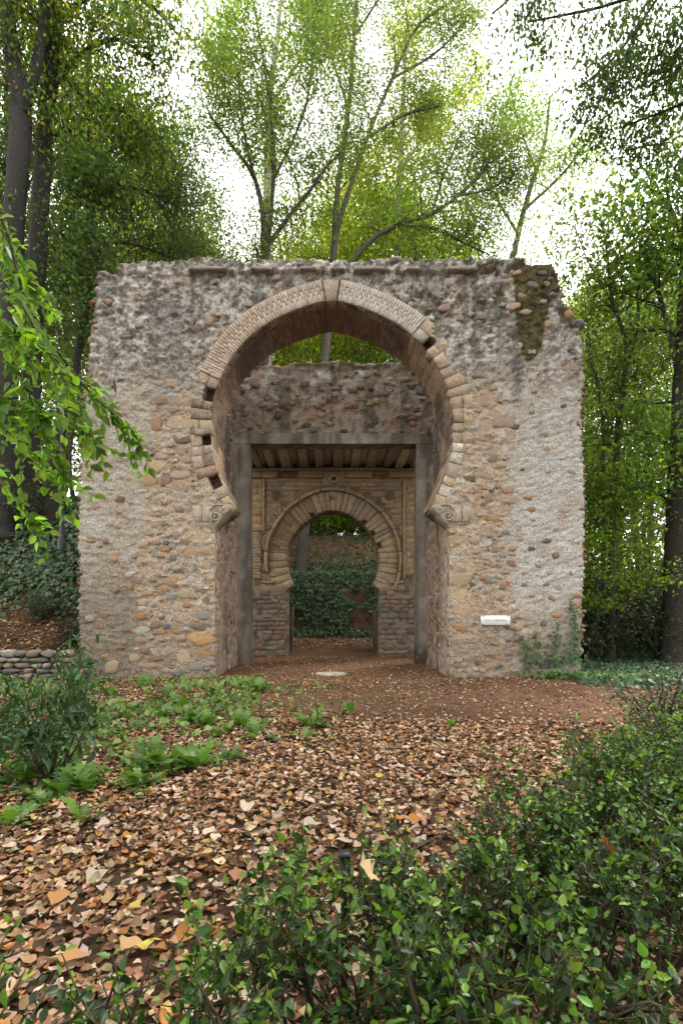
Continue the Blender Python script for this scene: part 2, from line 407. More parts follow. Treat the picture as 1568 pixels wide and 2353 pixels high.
def wall_front(X, Z):
    px, py = wall_px(X, Z); rz = rubble_zone(px, py)
    up = sstep(960, 820, py)
    a = np.abs(fbm(X*6.5, Z*8.5, o=4, s=81)-.5)*2               # crumbly
    slope = np.where(X > 0, .75, -.3)
    pl = fbm(X*5+Z*2*slope, Z*15-X*6*slope, o=3, s=84, g=.7)          # trowelled plaster with slanting ridges
    h = (.065*(pl-.5))*(1-rz)*(1-.4*up) + .075*(fbm(X*12, Z*15, o=3, s=85, g=.7)-.5)*(.45+.6*rz+.6*up) + up*.12*(fbm(X*6.5, Z*7.5, o=5, s=86, g=.66)-.5) + rz*(.085*(fbm(X*6, Z*10, o=4, s=87, g=.6)-.42)) - .03*(1-a)**6*(.3+up)
    h = h - .035*(sstep(434, 439, px)*sstep(1094, 1089, px)*sstep(622, 626, py)*sstep(1112, 1104, py))
    ledge = sstep(627, 624, py)*sstep(432, 436, px)*sstep(1094, 1090, px)*(fbm(X*2.2, 0*Z, o=2, s=88) > .36)
    h = h + .06*ledge
    h = h + .03*sstep(1490, 1545, py)*0 + .02*(fbm(X*1.1, Z*1.1, o=2, s=89)-.5)
    return D0 - h
def mix(c, c2, t): t = A(t)[..., None]; return c*(1-t)+A(c2)*t
def stain_wall(X, Z, px, py, s0=0):
    n = fbm(X*4, Z*4, o=5, s=91+s0, g=.62); n2 = fbm(X*9, Z*9, o=4, s=95+s0); st = fbm(X*3.2, Z*.28, o=4, s=99+s0)
    return n, n2, st
def wall_col(X, Z):
    px, py = wall_px(X, Z); rz = rubble_zone(px, py); n, n2, st = stain_wall(X, Z, px, py)
    up = sstep(930, 760, py)
    c = np.broadcast_to(A([.375, .33, .275]), X.shape+(3,)).copy()
    c = mix(c, (.385, .365, .34), up*.7)
    c = mix(c, (.43, .325, .225), rz*.85*sstep(.3, .5, n))
    c = mix(c, (.47, .455, .43), sstep(1130, 1230, px)*sstep(820, 960, py)*sstep(1430, 1330, py)*.75)
    c = mix(c, (.46, .44, .41), sstep(.5, .72, n)*.6)
    c = mix(c, (.17, .145, .125), sstep(.56, .40, n2)*(.15+.6*up))
    nh = fbm(X*9.5, Z*9.5, o=4, s=107, g=.65)
    c = mix(c, (.56, .52, .48), sstep(.53, .6, nh)*up*.7)
    c = mix(c, (.13, .11, .095), sstep(.46, .39, nh)*up*.7)
    c = mix(c, (.30, .20, .13), sstep(.60, .70, fbm(X*2.5+7, Z*2.5, o=3, s=103))*.35)
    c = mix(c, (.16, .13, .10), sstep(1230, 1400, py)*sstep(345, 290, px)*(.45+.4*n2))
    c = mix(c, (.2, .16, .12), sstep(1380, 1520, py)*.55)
    c = mix(c, (.13, .12, .115), sstep(.57, .70, st)*sstep(1150, 700, py)*.5)
    # dark run-off beside the old frame line
    for xx, w, y0, y1 in ((440, 7, 640, 780), (1090, 6, 630, 860), (1188, 12, 690, 960), (660, 9, 640, 700)):
        c = mix(c, (.10, .095, .09), np.exp(-((px-xx)/w)**2)*sstep(y0-20, y0+10, py)*sstep(y1, y1-90, py)*.75)
    # moss
    low = np.interp(px, [1176, 1184, 1196, 1215, 1245, 1252, 1262, 1284, 1290], [650, 720, 800, 825, 795, 730, 690, 675, 655])
    m1 = sstep(1176, 1186, px+16*(n-.5))*sstep(14, -14, py-low-50*(n-.5)-30*(st-.5))*sstep(1292, 1284, px)
    m2 = sstep(.52, .62, n)*sstep(1085, 1100, px)*sstep(1190, 1170, px)*sstep(770, 690, py)
    m3 = sstep(614, 596, py+22*(n-.5))*sstep(.45, .58, st)
    m4 = np.exp(-(((px-985)/26)**2+((py-735)/40)**2))*sstep(.45, .58, n2)*1.4
    m5 = sstep(.55, .63, n)*sstep(925, 960, px)*sstep(1090, 1060, px)*np.exp(-((py-690)/28)**2)
    m6 = sstep(1275, 1290, px)*sstep(690, 705, py)*sstep(760, 735, py)*sstep(.4, .5, n)
    mo = np.clip(m1*1.3+m2+m3*.8+m4+m5+m6*.8, 0, 1)
    mc = np.where((n2 > .5)[..., None], A([.085, .075, .018]), A([.06, .042, .018]))
    c = c*(1-mo[..., None]*.92) + mc*mo[..., None]*.92
    return np.clip(c, .02, .75)
xs = np.linspace(-5.612, 5.612, 401+0*2)[:]; xs = np.arange(-200, 201)*(JX/87); zs = np.arange(-.24, 8.9, JX/87)
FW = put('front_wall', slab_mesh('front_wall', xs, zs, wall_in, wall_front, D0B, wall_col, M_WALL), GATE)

# ---- stones: two families of little meshes shared by all copies
def lump(k):
    r = np.random.default_rng(300+k); n = 9; a = np.linspace(0, 2*math.pi, n, endpoint=False)+r.random()*.5
    sq = .3 if k % 3 else .85
    def se(t): return np.sign(t)*np.abs(t)**(1-sq*.6)
    ox, oz = .5*se(np.cos(a))*(1+.55*(r.random(n)-.5)), .5*se(np.sin(a))*(1+.55*(r.random(n)-.5))
    v = np.vstack([np.c_[ox, np.full(n, .6), oz], np.c_[ox*.95, -.55+.5*(r.random(n)-.5), oz*.95], np.c_[ox*.72+.08*(r.random(n)-.5), -.9+.45*(r.random(n)-.5), oz*.72+.08*(r.random(n)-.5)], [(.1*(r.random()-.5), -.95, .1*(r.random()-.5))]])
    f = [[q*n+i, q*n+(i+1) % n, (q+1)*n+(i+1) % n, (q+1)*n+i] for q in (0, 1) for i in range(n)] + [[2*n+i, 2*n+(i+1) % n, 3*n] for i in range(n)]
    return v, f
def pebble(k):
    r = np.random.default_rng(400+k); n = 7; v = [(0, 0, -.5)]
    for zz, rr in ((-.33, .78), (.02, 1), (.33, .75)):
        a = np.linspace(0, 2*math.pi, n, endpoint=False)+.2*zz
        q = .5*rr*(1+.25*(r.random(n)-.5)); v += list(zip(np.cos(a)*q, np.sin(a)*q, zz+.1*(r.random(n)-.5)))
    v.append((0, 0, .5)); f = []
    for i in range(n):
        j = (i+1) % n; f.append([0, 1+j, 1+i]); f.append([1+2*n+i, 1+2*n+j, 3*n+1])
        for q in (0, 1): f.append([1+q*n+i, 1+q*n+j, 1+(q+1)*n+j, 1+(q+1)*n+i])
    return A(v, float), f
LUMP = [mesh_raw('rubble_stone', *lump(k), M_STONE) for k in range(14)]
PEB = [mesh_raw('pebble', *pebble(k), M_STONE) for k in range(8)]
SC = dict(o=(.43,.23,.10), r=(.29,.13,.075), t=(.46,.33,.205), g=(.22,.21,.20), d=(.075,.082,.095), w=(.52,.49,.44), p=(.42,.30,.235), b=(.17,.115,.075), O=(.47,.235,.075))
def C1(x, y): return 145.8+.4029*x, 563.8+.4029*y
def C2(x, y): return 729+.4339*x, 563.8+.4339*y
def C3(x, y): return 145.8+.4029*x, 1069.2+.4029*y
def C4(x, y): return 729+.4339*x, 1069.2+.4339*y
TAB = [(C1, '''580 760 640 805 t;680 770 720 820 w;515 855 585 905 o;590 870 655 910 t;660 860 718 905 t;490 915 530 950 t;585 970 720 1050 t;620 1090 720 1130 b;565 1235 612 1305 o;455 1230 560 1290 t;485 1380 720 1412 t;
440 255 475 290 w;235 305 275 335 o;290 230 330 250 r;475 430 525 470 o;805 405 855 445 o;410 445 450 470 r;1030 310 1075 345 p;540 505 580 520 w;590 530 640 570 p;745 590 800 625 p;640 650 700 700 t;250 395 290 420 o;385 580 415 600 p;870 150 905 170 r;
520 770 570 800 p;600 920 660 950 t;665 925 715 955 o;510 975 560 1060 o;500 1075 600 1120 t;640 1135 715 1190 t;520 1180 590 1220 p;650 1200 715 1240 t;620 1290 715 1330 t;480 1320 530 1370 o;550 1320 610 1370 r;620 1340 720 1375 t;745 1050 800 1080 p'''),
 (C2, '''835 780 940 850 t;975 775 1030 820 w;875 880 1025 960 p;832 975 915 1035 t;935 985 1045 1050 t;860 1045 910 1095 t;965 1060 1015 1115 w;1070 335 1130 365 p;1195 185 1230 210 w;1175 130 1215 155 d;1040 510 1085 545 w;960 300 990 320 w;905 360 940 395 g;1195 595 1235 620 o;1225 530 1250 555 o;985 475 1010 500 p;980 585 1030 610 w;830 670 880 700 g;450 270 490 300 d;480 295 510 320 w;585 195 620 240 p;405 210 440 240 t;1180 285 1215 305 w;870 250 905 275 p;800 345 830 370 w;735 365 775 395 p;1075 580 1100 605 o;1130 610 1170 635 t;1120 875 1150 895 o;1195 990 1220 1010 o;1200 1070 1235 1095 o;840 1120 900 1160 w;905 1110 960 1150 b;840 1190 940 1230 t;970 1210 1010 1245 o;985 1285 1035 1312 o;1130 755 1165 780 p;1200 395 1240 430 t;1290 450 1340 480 w;1290 640 1330 665 t;1330 625 1390 660 t;965 640 1000 690 t;890 700 930 730 p;900 800 950 830 t'''),
 (C3, '''440 50 530 120 o;555 65 605 115 r;605 100 720 155 t;500 175 590 215 t;440 250 550 290 t;590 290 720 315 t;500 330 540 360 o;705 375 850 450 t;690 475 770 530 o;430 370 500 400 t;575 630 650 685 o;695 630 760 665 w;790 740 850 820 b;665 840 725 890 t;722 960 880 1020 O;780 1040 888 1100 O;640 1060 730 1130 t;490 890 555 930 r;615 920 660 960 O;405 920 490 960 w;410 845 485 880 O;570 905 610 935 d;630 385 665 420 g;545 460 600 490 o;565 430 600 455 d;500 500 545 530 g;660 585 715 615 r;655 540 715 565 o;530 940 590 965 O;415 985 485 1015 o;440 1045 490 1075 b;275 520 310 550 o;225 415 255 445 r;165 890 225 935 r;210 835 260 870 r;360 670 400 705 o;280 705 315 730 r;210 1075 250 1105 O;415 645 450 675 r;540 860 580 880 r;620 675 660 700 r;610 860 660 890 g;610 780 670 830 t;500 780 540 810 g;390 500 420 530 p;300 260 330 280 r;280 335 320 360 t;380 1080 430 1120 t;470 1130 530 1160 o;540 1160 600 1180 t;385 1150 430 1190 t;640 1140 720 1180 t;720 1120 800 1170 g;740 690 790 720 g;440 590 480 640 t;500 560 560 590 t;520 610 560 640 p;660 720 720 760 t;550 690 600 720 o;790 540 850 600 t;790 630 850 660 o;790 460 850 500 t;430 440 480 470 t;510 430 550 455 o;600 510 640 540 g;560 200 590 230 r;630 240 690 270 b;430 200 480 230 t;560 260 600 285 p;590 740 640 770 g;130 420 180 440 o;630 980 710 1005 r;490 1090 570 1115 b;570 1050 630 1080 g;600 1090 640 1110 t;445 715 500 745 o;430 760 480 800 t;420 800 470 830 w;740 830 840 880 g;720 900 840 940 b;330 930 380 950 r;330 1000 360 1020 o;300 1030 350 1050 r'''),
 (C4, '''708 370 790 420 t;708 430 820 480 t;708 495 800 560 t;708 575 800 640 t;708 650 790 720 t;708 735 850 795 t;710 840 785 875 O;708 898 860 940 t;1000 500 1045 535 r;955 625 1005 655 r;985 115 1035 150 o;890 155 925 195 o;965 225 1030 255 t;945 165 1070 200 t;1010 430 1050 455 o;1010 465 1050 480 o;920 960 975 1000 t;860 585 890 610 o;835 540 870 560 o;1195 385 1235 410 d;1240 460 1280 490 b;1175 825 1215 850 d;1115 430 1150 450 d;900 890 940 915 t;880 930 900 950 g;1020 960 1090 985 t;1030 850 1080 875 r;1040 880 1085 900 p;840 1015 880 1040 t;940 1005 990 1030 o;890 1045 930 1065 t;1090 155 1140 180 o;1290 235 1330 250 p;1130 280 1155 295 o;1220 690 1250 710 o;1195 620 1225 640 r;1095 795 1115 810 t;905 770 955 792 O;850 845 890 885 g;1240 780 1295 805 o;1040 905 1075 930 g;780 250 800 290 t;755 200 790 240 p;755 250 790 285 t;800 170 830 200 w;850 340 900 370 t;820 390 860 420 t;880 400 920 430 w;920 430 960 460 o;960 470 1000 490 g;860 470 910 500 t;900 510 950 540 t;950 520 975 540 o;880 640 920 670 t;930 690 980 715 t;870 700 910 730 w;1000 680 1040 700 t;1020 750 1060 770 p;900 820 960 835 g;960 880 1010 910 w;990 920 1020 940 d;930 935 970 955 o;850 955 880 980 t;880 980 915 1010 g;800 1000 840 1030 t;760 1040 800 1065 t;720 1050 750 1075 g;990 1050 1020 1070 t;1150 860 1190 890 t;1100 900 1150 920 p;1190 940 1230 970 r;1150 930 1180 960 o;1240 700 1260 715 o;1260 640 1290 660 t;1330 560 1350 580 p;1080 560 1110 580 t;1150 520 1180 540 p;1210 560 1240 580 t;1080 620 1110 640 g;1120 680 1150 700 o;1060 380 1090 400 t;1170 300 1200 320 t;1240 330 1270 350 p;1050 330 1080 350 t''')]
def wallstone(cx, cz, w, h, y, dep, col, rot=0.0):
    r = random.random
    o = put('rubble_stone', random.choice(LUMP), FW, (cx, y, cz), A(col)*(.82+.36*r())*(1+.1*(rng.random(3)-.5)))
    o.scale = (w, dep, h); o.rotation_euler = (0, rot, 0); return o
taken = []; nst = 0
for cf, s in TAB:
    for q in s.replace('\n', '').split(';'):
        t = q.split(); a, b_, c, d = map(float, t[:4]); x0, y0 = cf(a, b_); x1, y1 = cf(c, d)
        w, h = (x1-x0)/110, (y1-y0)/110; cx, cz = fx((x0+x1)/2), fz((y0+y1)/2)
        if abs(cx) < JX+w*.5+.005: cx = math.copysign(JX+w*.5-.02 if cz < ZI else abs(cx), cx)
        hi = (y0+y1)/2 < 860; dep = .04 if t[4] in 'tw' else .05
        wallstone(cx, cz, w*1.12, h*1.15, D0+(.05 if hi and abs(cx) < 3 else .036 if hi else .022)+random.uniform(-.012,.012), dep, A(SC[t[4]])*(.6 if hi else .85)+A([.36, .31, .26])*(.4 if hi else .15), (random.random()-.5)*.12); taken.append((cx, cz, max(w, h)*.5)); nst += 1
# the many smaller stones of the rubble: the largest go on as single pieces, the rest as one mass
small = []
NC = 22000
cpx, cpy = rng.uniform(185, 1335, NC), rng.uniform(605, 1545, NC)
ccx, ccz = fx(cpx), fz(cpy)
cw = rng.choice([.08, .11, .15, .2, .26, .32], NC)*rng.uniform(.7, 1.2, NC); chh = cw*rng.uniform(.4, .75, NC)
okc = (rubble_zone(cpx, cpy) >= .5) | (rng.random(NC) < np.where(cpy > 900, .010, .009))
okc &= wall_in(ccx-cw*.5, ccz) & wall_in(ccx+cw*.5, ccz+chh*.5) & wall_in(ccx, ccz-chh*.5) & ~BIG.inside(ccx, ccz, RT+.07, ZI)
okc &= ~((np.abs(ccx) < 3.05) & (ccz > 3.05) & (ccz < 3.75)) & ~((cpx > 1098) & (cpx < 1172) & (cpy > 1408) & (cpy < 1440))
tk = np.zeros((len(taken)+NC, 3)); tk[:len(taken)] = taken; nt_ = len(taken)
for i in np.nonzero(okc)[0]:
    if ((tk[:nt_, 0]-ccx[i])**2+(tk[:nt_, 1]-ccz[i])**2 < (tk[:nt_, 2]+cw[i]*.42)**2).any(): continue
    tk[nt_] = (ccx[i], ccz[i], cw[i]*.42); nt_ += 1
    small.append((cw[i]*chh[i], ccx[i], ccz[i], cw[i], chh[i], cpx[i], cpy[i]))
small.sort(reverse=True)
pal = 'ttttoopprgggwbbd'
mb = MB()
for i, (_, cx, cz, w, h, px, py) in enumerate(small):
    k = random.choice(pal)
    if py < 880: k = random.choice('gggpptwbt')
    col = A(SC[k])*random.uniform(.75, 1.2); y = D0+random.uniform(.008, .036) + (.03 if (438 < px < 1090 and py < 1100) else 0); dep = .05
    if nst < 298: wallstone(cx, cz, w, h, y, dep, col, random.uniform(-.3, .3)); nst += 1
    else:
        v, f = lump(random.randrange(14)); a = random.uniform(-.4, .4)
        x_, z_ = v[:, 0]*w, v[:, 2]*h
        mb.add(np.c_[cx+x_*math.cos(a)+z_*math.sin(a), y+v[:, 1]*dep, cz-x_*math.sin(a)+z_*math.cos(a)], f, col)
tag(put('small_rubble', mb.mesh('small_rubble', M_STONES, True), FW), kind='stuff')
# ragged stones at both edges, coping stones along the top
for side, E in ((-1, EL), (1, ER)):
    py = 628.0
    while py < 1535:
        hh = random.choice((5, 6, 8, 9, 11, 16)) if py > 800 else random.choice((9, 13, 18, 26))
        px = np.interp(py, E[:, 0], E[:, 1])
        k = random.choice('oprrtbpg' if py > 700 else 'gbgtp')
        w = random.uniform(.14, .3); z = fz(py)
        for yy in (0, 1):
            if yy and random.random() < .5: continue
            o = put('edge_stone', random.choice(PEB), FW, (fx(px)+side*random.uniform(-.05, .03), D0+.12+yy*random.uniform(.3, .9), z), A(SC[k])*random.uniform(.6, 1.0))
            o.scale = (w, random.uniform(.2, .3), hh/110*1.15); o.rotation_euler = (random.uniform(-.2, .2), random.uniform(-.2, .2), random.uniform(0, 6))
        py += hh*random.uniform(.9, 1.5)
for px0, py0, w, h, k in ((1330+3, 742, .4, .22, 'd'), (1318, 805, .36, .16, 'd'), (1327, 822, .22, .1, 'g'), (1275, 676, .3, .13, 'g'), (1330, 1366, .3, .2, 't'), (1330, 1468, .28, .22, 'r'), (208, 694, .22, .12, 'r'), (212, 752, .18, .09, 'o'), (221, 718, .2, .16, 'w'), (1270, 640, .2, .1, 'g')):
    o = put('edge_stone', random.choice(PEB), FW, (fx(px0)-.05*np.sign(px0-762), D0+.1, fz(py0)), A(SC[k])); o.scale = (w, .3, h)
px = 236
while px < 1265:
    py = np.interp(px, TOPX[:, 0], TOPX[:, 1]); w = random.uniform(.14, .4)
    k = random.choice('ggbgtgb')
    o = put('coping_stone', random.choice(PEB), FW, (fx(px), D0+random.uniform(.1, .3), fz(py)+.0), A(SC[k])*random.uniform(.5, .9))
    o.scale = (w, random.uniform(.25, .45), random.uniform(.12, .26)); o.rotation_euler = (0, random.uniform(-.2, .2), random.uniform(0, 6))
    if random.random() < .6:
        o = put('coping_stone', random.choice(PEB), FW, (fx(px+10), D0+random.uniform(.6, 1.1), fz(py)), A(SC[random.choice('ggb')])*.7); o.scale = (w, .4, .25)
    px += w*110*random.uniform(.7, 1.4)
for a, b_ in ((436, 520), (585, 621), (690, 726), (776, 790), (812, 880), (932, 962), (1028, 1092)):   # thin slabs left of the old cornice
    put('cornice_slab', mesh_raw('cornice_slab', *block([(fx(a), fz(625)), (fx(b_), fz(625)), (fx(b_), fz(618)), (fx(a), fz(618))], D0-.1, D0+.2, .01, .012), M_STONE), FW, color=(.2, .185, .165))

# ---- the ring of the large arch: bricks over the crown, cut stones below
uL, uR = BIG.u_of(504, 868, D0), BIG.u_of(962, 742, D0); uK0, uK1 = BIG.u_of(750, 690, D0), BIG.u_of(774, 690, D0)
u = uL; row = 0
while u < uR-.02:
    wd = .056*random.uniform(.9, 1.1)
    if uK0-.03 < u+wd/2 < uK1+.03: u = uK1+.012; continue
    cuts = [0, .15, .31, RT] if row % 2 else [0, .23, RT]
    for a, b_ in zip(cuts[:-1], cuts[1:]):
        t = (u-uL)/(uR-uL); gz = np.clip((t-.25)*2, 0, 1)
        base = A([.40, .315, .25])*(1-gz)+A([.45, .40, .35])*gz
        put('brick', mesh_raw('brick', *BIG.piece(u+.003, u+wd-.003, a+.003, b_-.003, D0+.016-random.random()*.012, D0+.3, .004, .004), M_BRICK), FW, color=base*random.uniform(.84, 1.12)*(1+.08*(rng.random(3)-.5)))
    u += wd; row += 1
v, f = BIG.piece(uK0+.0, uK1-.012, -.03, RT-.02, D0-.03, D0+.35, .02, .012)
put('keystone', mesh_raw('keystone', v, f, M_STONE), FW, color=(.33, .275, .20))
CORE = []
def vous(u0, u1, n, gaps, cols, dark):
    ed = np.linspace(u0, u1, n+1); ed[1:-1] += (rng.random(n-1)-.5)*(u1-u0)/n*.45
    for i in range(n):
        g = gaps.get(i)
        if g == 'gap': continue
        k = random.choice(cols); o1 = RT*random.uniform(.94, 1.08)*(.55 if g == 'short' else 1); split = random.uniform(.35, .6)*o1 if (random.random() < .4 and g is None) else None
        segs = [(0, split), (split, o1)] if split else [(.2 if g == 'deep' else 0, o1)]
        if g is None: CORE.append((ed[i], ed[i+1]))
        for p_, q_ in segs:
            c = A(SC[k if random.random() < .6 else random.choice(cols)])*.65+A([.36, .31, .25])*.35
            put('voussoir', mesh_raw('voussoir', *BIG.piece(ed[i]+.006, ed[i+1]-.006, p_+.003, q_-.004, D0+random.uniform(.008, .035), D0+.32, .007, .018, 3), M_STONE), FW, color=c*random.uniform(.75, 1.1)*dark)
vous(0.0, uL-.01, 12, {2: 'gap', 6: 'deep', 10: 'gap'}, 'tbbtprtb', .88)
vous(uR+.01, BIG.len, 17, {1: 'gap', 3: 'short', 9: 'short', 14: 'short'}, 'ttwtpto', 1)
for u0, u1 in CORE+[(uL-.01, uR+.01)]:
    uu = np.linspace(u0, u1, max(3, int((u1-u0)/.08))); Pi, Po = BIG.at(uu, .01), BIG.at(uu, RT+.02); k = len(uu)
    v = np.vstack([np.c_[Pi[:, 0], np.full(k, D0+.05), Pi[:, 1]], np.c_[Po[:, 0], np.full(k, D0+.05), Po[:, 1]]])
    put('mortar_bed', mesh_raw('mortar_bed', v, np.stack([np.arange(k-1), np.arange(1, k), np.arange(1, k)+k, np.arange(k-1)+k], -1), M_WALL, np.broadcast_to(A([.27, .22, .175]), (2*k, 3))), FW)
# soffit
nu, nd = 420, 22
us = np.linspace(0, BIG.len, nu); ys = np.linspace(D0+.055, D0B, nd)
P = BIG.at(us)[:, None, :]; Nn = BIG.at(us, 1.0)[:, None, :]-P
U, Y = np.meshgrid(us, ys, indexing='ij')
brk = ((U > uL) & (U < uR)); pw = np.where(brk, .056, .22); ph = np.where(brk, .28, .45)
rowi = np.floor(U/pw); joint = np.maximum(sstep(.78, 1, np.abs(((U/pw) % 1)-.5)*2), sstep(.93, 1, np.abs((((Y+.14*(rowi % 2))/ph) % 1)-.5)*2))
off = .016*joint + .03*(fbm(U*7, Y*7, o=3, s=121)-.5)
V = np.stack([P[..., 0]+Nn[..., 0]*off, Y, P[..., 1]+Nn[..., 1]*off], -1).reshape(-1, 3)
jit = _hash(rowi, np.floor((Y+.14*(rowi % 2))/ph), rowi*0, 5)
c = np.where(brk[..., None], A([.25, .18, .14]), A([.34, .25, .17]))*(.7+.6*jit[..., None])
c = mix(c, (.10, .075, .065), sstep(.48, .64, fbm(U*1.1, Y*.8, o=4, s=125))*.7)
c = mix(c, (.22, .18, .14), joint*.25)
ii = np.arange(nu-1)[:, None]*nd + np.arange(nd-1)[None, :]
fq = np.stack([ii, ii+1, ii+nd+1, ii+nd], -1).reshape(-1, 4)
put('arch_soffit', mesh_raw('arch_soffit', V, fq, M_WALL, c.reshape(-1, 3)), GATE)
# back of the ring, closing the void behind the cut stones
Pi, Po = BIG.at(us), BIG.at(us, .34)
for nm, yy in (('ring_core', D0+.30), ('ring_back', D0B-.03)):
    v = np.vstack([np.c_[Pi[:, 0], np.full(nu, yy), Pi[:, 1]], np.c_[Po[:, 0], np.full(nu, yy), Po[:, 1]]])
    put(nm, mesh_raw(nm, v, np.stack([np.arange(nu-1), np.arange(1, nu), np.arange(1, nu)+nu, np.arange(nu-1)+nu], -1), M_WALL, np.broadcast_to(A([.16, .12, .09]), (2*nu, 3))), GATE)

# ---- reveals: the side walls between front and back wall
def panel(name, x, s, y0, y1, z0, z1, colf, parent=GATE, st=.045, amp=.05, mat=M_WALL, thick=.9):
    ys = np.arange(y0, y1+st*.5, st); zs = np.arange(z0, z1+st*.5, st); Y, Z = np.meshgrid(ys, zs)
    X = x + s*amp*(fbm(Y*7, Z*7, o=4, s=131+int(x*7), g=.6)-.5)*2*-1
    ny, nz = len(ys), len(zs); C = colf(Y, Z)
    n = ny*nz; v = np.concatenate([np.stack([X, Y, Z], -1).reshape(-1, 3), np.stack([X*0+x+s*thick, Y, Z], -1).reshape(-1, 3)])
    ii = np.arange(nz-1)[:, None]*ny + np.arange(ny-1)[None, :]; q = np.stack([ii, ii+1, ii+ny+1, ii+ny], -1)
    E = [q.reshape(-1, 4), (q+n).reshape(-1, 4)[:, ::-1]]
    for e, a, b_ in ((q[0, :], 0, 1), (q[-1, :], 2, 3), (q[:, 0], 3, 0), (q[:, -1], 1, 2)):
        E.append(np.stack([e[:, a], e[:, b_], e[:, b_]+n, e[:, a]+n], -1))
    return put(name, mesh_raw(name, v, np.concatenate(E), mat, np.concatenate([C.reshape(-1, 3)]*2)), parent)
def reveal_col(Y, Z):
    n = fbm(Y*6, Z*6, o=4, s=141, g=.62); n2 = fbm(Y*14, Z*11, o=3, s=143); st = fbm(Y*5, Z*.4, o=3, s=145)
    c = np.broadcast_to(A([.34, .255, .19]), Y.shape+(3,)).copy()
    c = mix(c, (.44, .30, .22), sstep(.5, .65, n)*.7); c = mix(c, (.42, .40, .36), sstep(.55, .7, n2)*.6)
    c = mix(c, (.13, .10, .08), sstep(.48, .34, n2)*.7); c = mix(c, (.09, .08, .075), sstep(.52, .66, st)*sstep(3, 5, Z)*.8)
    return c
for s in (-1, 1):
    panel('side_wall', s*JX, s, D0+.03, D0B-.002, -.2, ZI-.42, reveal_col, thick=.5)
    sw = panel('side_wall', s*JX, s, D0B, D1-.035, -.2, ZI, reveal_col); panel('side_wall', s*2.6, s, D0B+.002, D1+.3, ZI+.004, 7.4, reveal_col)
    for k in range(46):
        y, z = random.uniform(D0+.2, D1-.1), random.uniform(.1, 6.5)
        if y < D0B and z > ZI-.5: continue
        o = put('wall_pebble', random.choice(PEB), sw, (s*(JX+.005), y, z), A(SC[random.choice('toprgtwb')])*random.uniform(.7, 1)); o.scale = (.09, random.uniform(.08, .22), random.uniform(.06, .14))

# ---- carved imposts under the springing
def spiral(cx, cz, r0, turns, a0, sg, y, thick):
    t = np.linspace(0, 1, 26); r = r0*(1-t*.86); a = a0+sg*t*turns*2*math.pi
    return np.c_[cx+r*np.cos(a), np.full(26, y)-t*.035, cz+r*np.sin(a)], thick*(1-.5*t)
for s in (-1, 1):
    def q(px, py): return (s*abs(fx(px)), fz(py))
    imp = [q(440, 1160), q(529, 1158), q(528, 1168), q(520, 1176), q(514, 1190), q(505, 1199), q(497, 1206), q(490, 1219), q(487, 1227), q(480, 1206), q(446, 1205)]
    io = put('impost', mesh_raw('impost', *block(imp, D0-.02, D0+.42, .02, .008), M_STONE), FW, color=(.33, .275, .215))
    put('springer_ledge', mesh_raw('springer_ledge', *block([q(450, 1159), q(527, 1157), q(515, 1166), q(496, 1178), q(484, 1184), q(450, 1184)], D0+.425, D0B-.02, .01, .01), M_STONE), FW, color=(.26, .2, .15))
    for a, b_ in ((449, 463), (466, 484)):
        pp = [q(a, 1165), q(b_, 1165), q(b_, 1198), q(a, 1198)]
        put('impost_panel', mesh_raw('impost_panel', *block(pp, D0-.045, D0, .008, .003), M_STONE), io, color=(.37, .325, .28))
    mbv = MB()
    for cx, cz, r, tn, a0, sg, th in ((497, 1186, .115, 1.5, 2.4, 1, .024), (515, 1172, .085, 1.1, .6, -1, .024)):
        X0, Z0 = q(cx, cz); p, rr = spiral(X0, Z0, r, tn, a0 if s < 0 else math.pi-a0, sg*-s, D0-.05, th); v, f = tube(p, rr, 6); mbv.add(v, f, (.36, .30, .235))
    for pl in ([(484, 1170), (490, 1163), (500, 1160), (512, 1160)], [(486, 1200), (486, 1185), (491, 1174)], [(498, 1203), (506, 1194), (514, 1182), (525, 1172)], [(503, 1168), (509, 1180), (504, 1192)]):
        p = A([(*q(a, b_), 0) for a, b_ in pl]); p = np.c_[p[:, 0], np.full(len(p), D0-.05), p[:, 1]]
        v, f = tube(catmull(p, 10), .02, 6); mbv.add(v, f, (.36, .30, .235))
    put('carved_scroll', mbv.mesh('carved_scroll', M_STONES, True), io)

# ---- back wall over the concrete lintel
ZL, ZLT = 5.70, 5.95
TB = A([(530,850),(545,842),(600,838),(640,842),(700,832),(740,836),(780,828),(800,832),(860,838),(900,834),(950,842),(1000,850)], float)
def bw_px(X, Z): return VX+X*F/D1, VY-(Z-CH)*F/D1
def bw_in(X, Z):
    px, py = bw_px(X, Z); return (py > np.interp(px, TB[:, 0], TB[:, 1])+8*(fbm(X*4, Z*0, o=3, s=151)-.5)) & (Z > ZLT)
def bw_front(X, Z): return D1 - .075*(fbm(X*6, Z*8, o=4, s=153, g=.6)-.5)
def bw_col(X, Z):
    px, py = bw_px(X, Z); n, n2, st = stain_wall(X, Z, px, py, 60)
    c = np.broadcast_to(A([.31, .26, .21]), X.shape+(3,)).copy()
    c = mix(c, (.50, .48, .46), sstep(950, 850, py)*sstep(.42, .6, n)*.85)
    c = mix(c, (.075, .07, .068), sstep(.5, .62, st)*.7*sstep(840, 900, py)); c = mix(c, (.12, .10, .085), sstep(.5, .36, n2)*.7)
    c = mix(c, (.30, .17, .11), sstep(.58, .68, fbm(X*5, Z*6, o=3, s=163))*.5)
    mo = np.clip(sstep(862, 840, py+20*(n-.5))+np.exp(-((px-768)/10)**2)*sstep(905, 870, py)+np.exp(-((px-905)/9)**2)*sstep(890, 860, py), 0, 1)*sstep(.35, .5, n2)
    return np.clip(mix(c, (.065, .055, .018), mo*.9), .02, .7)
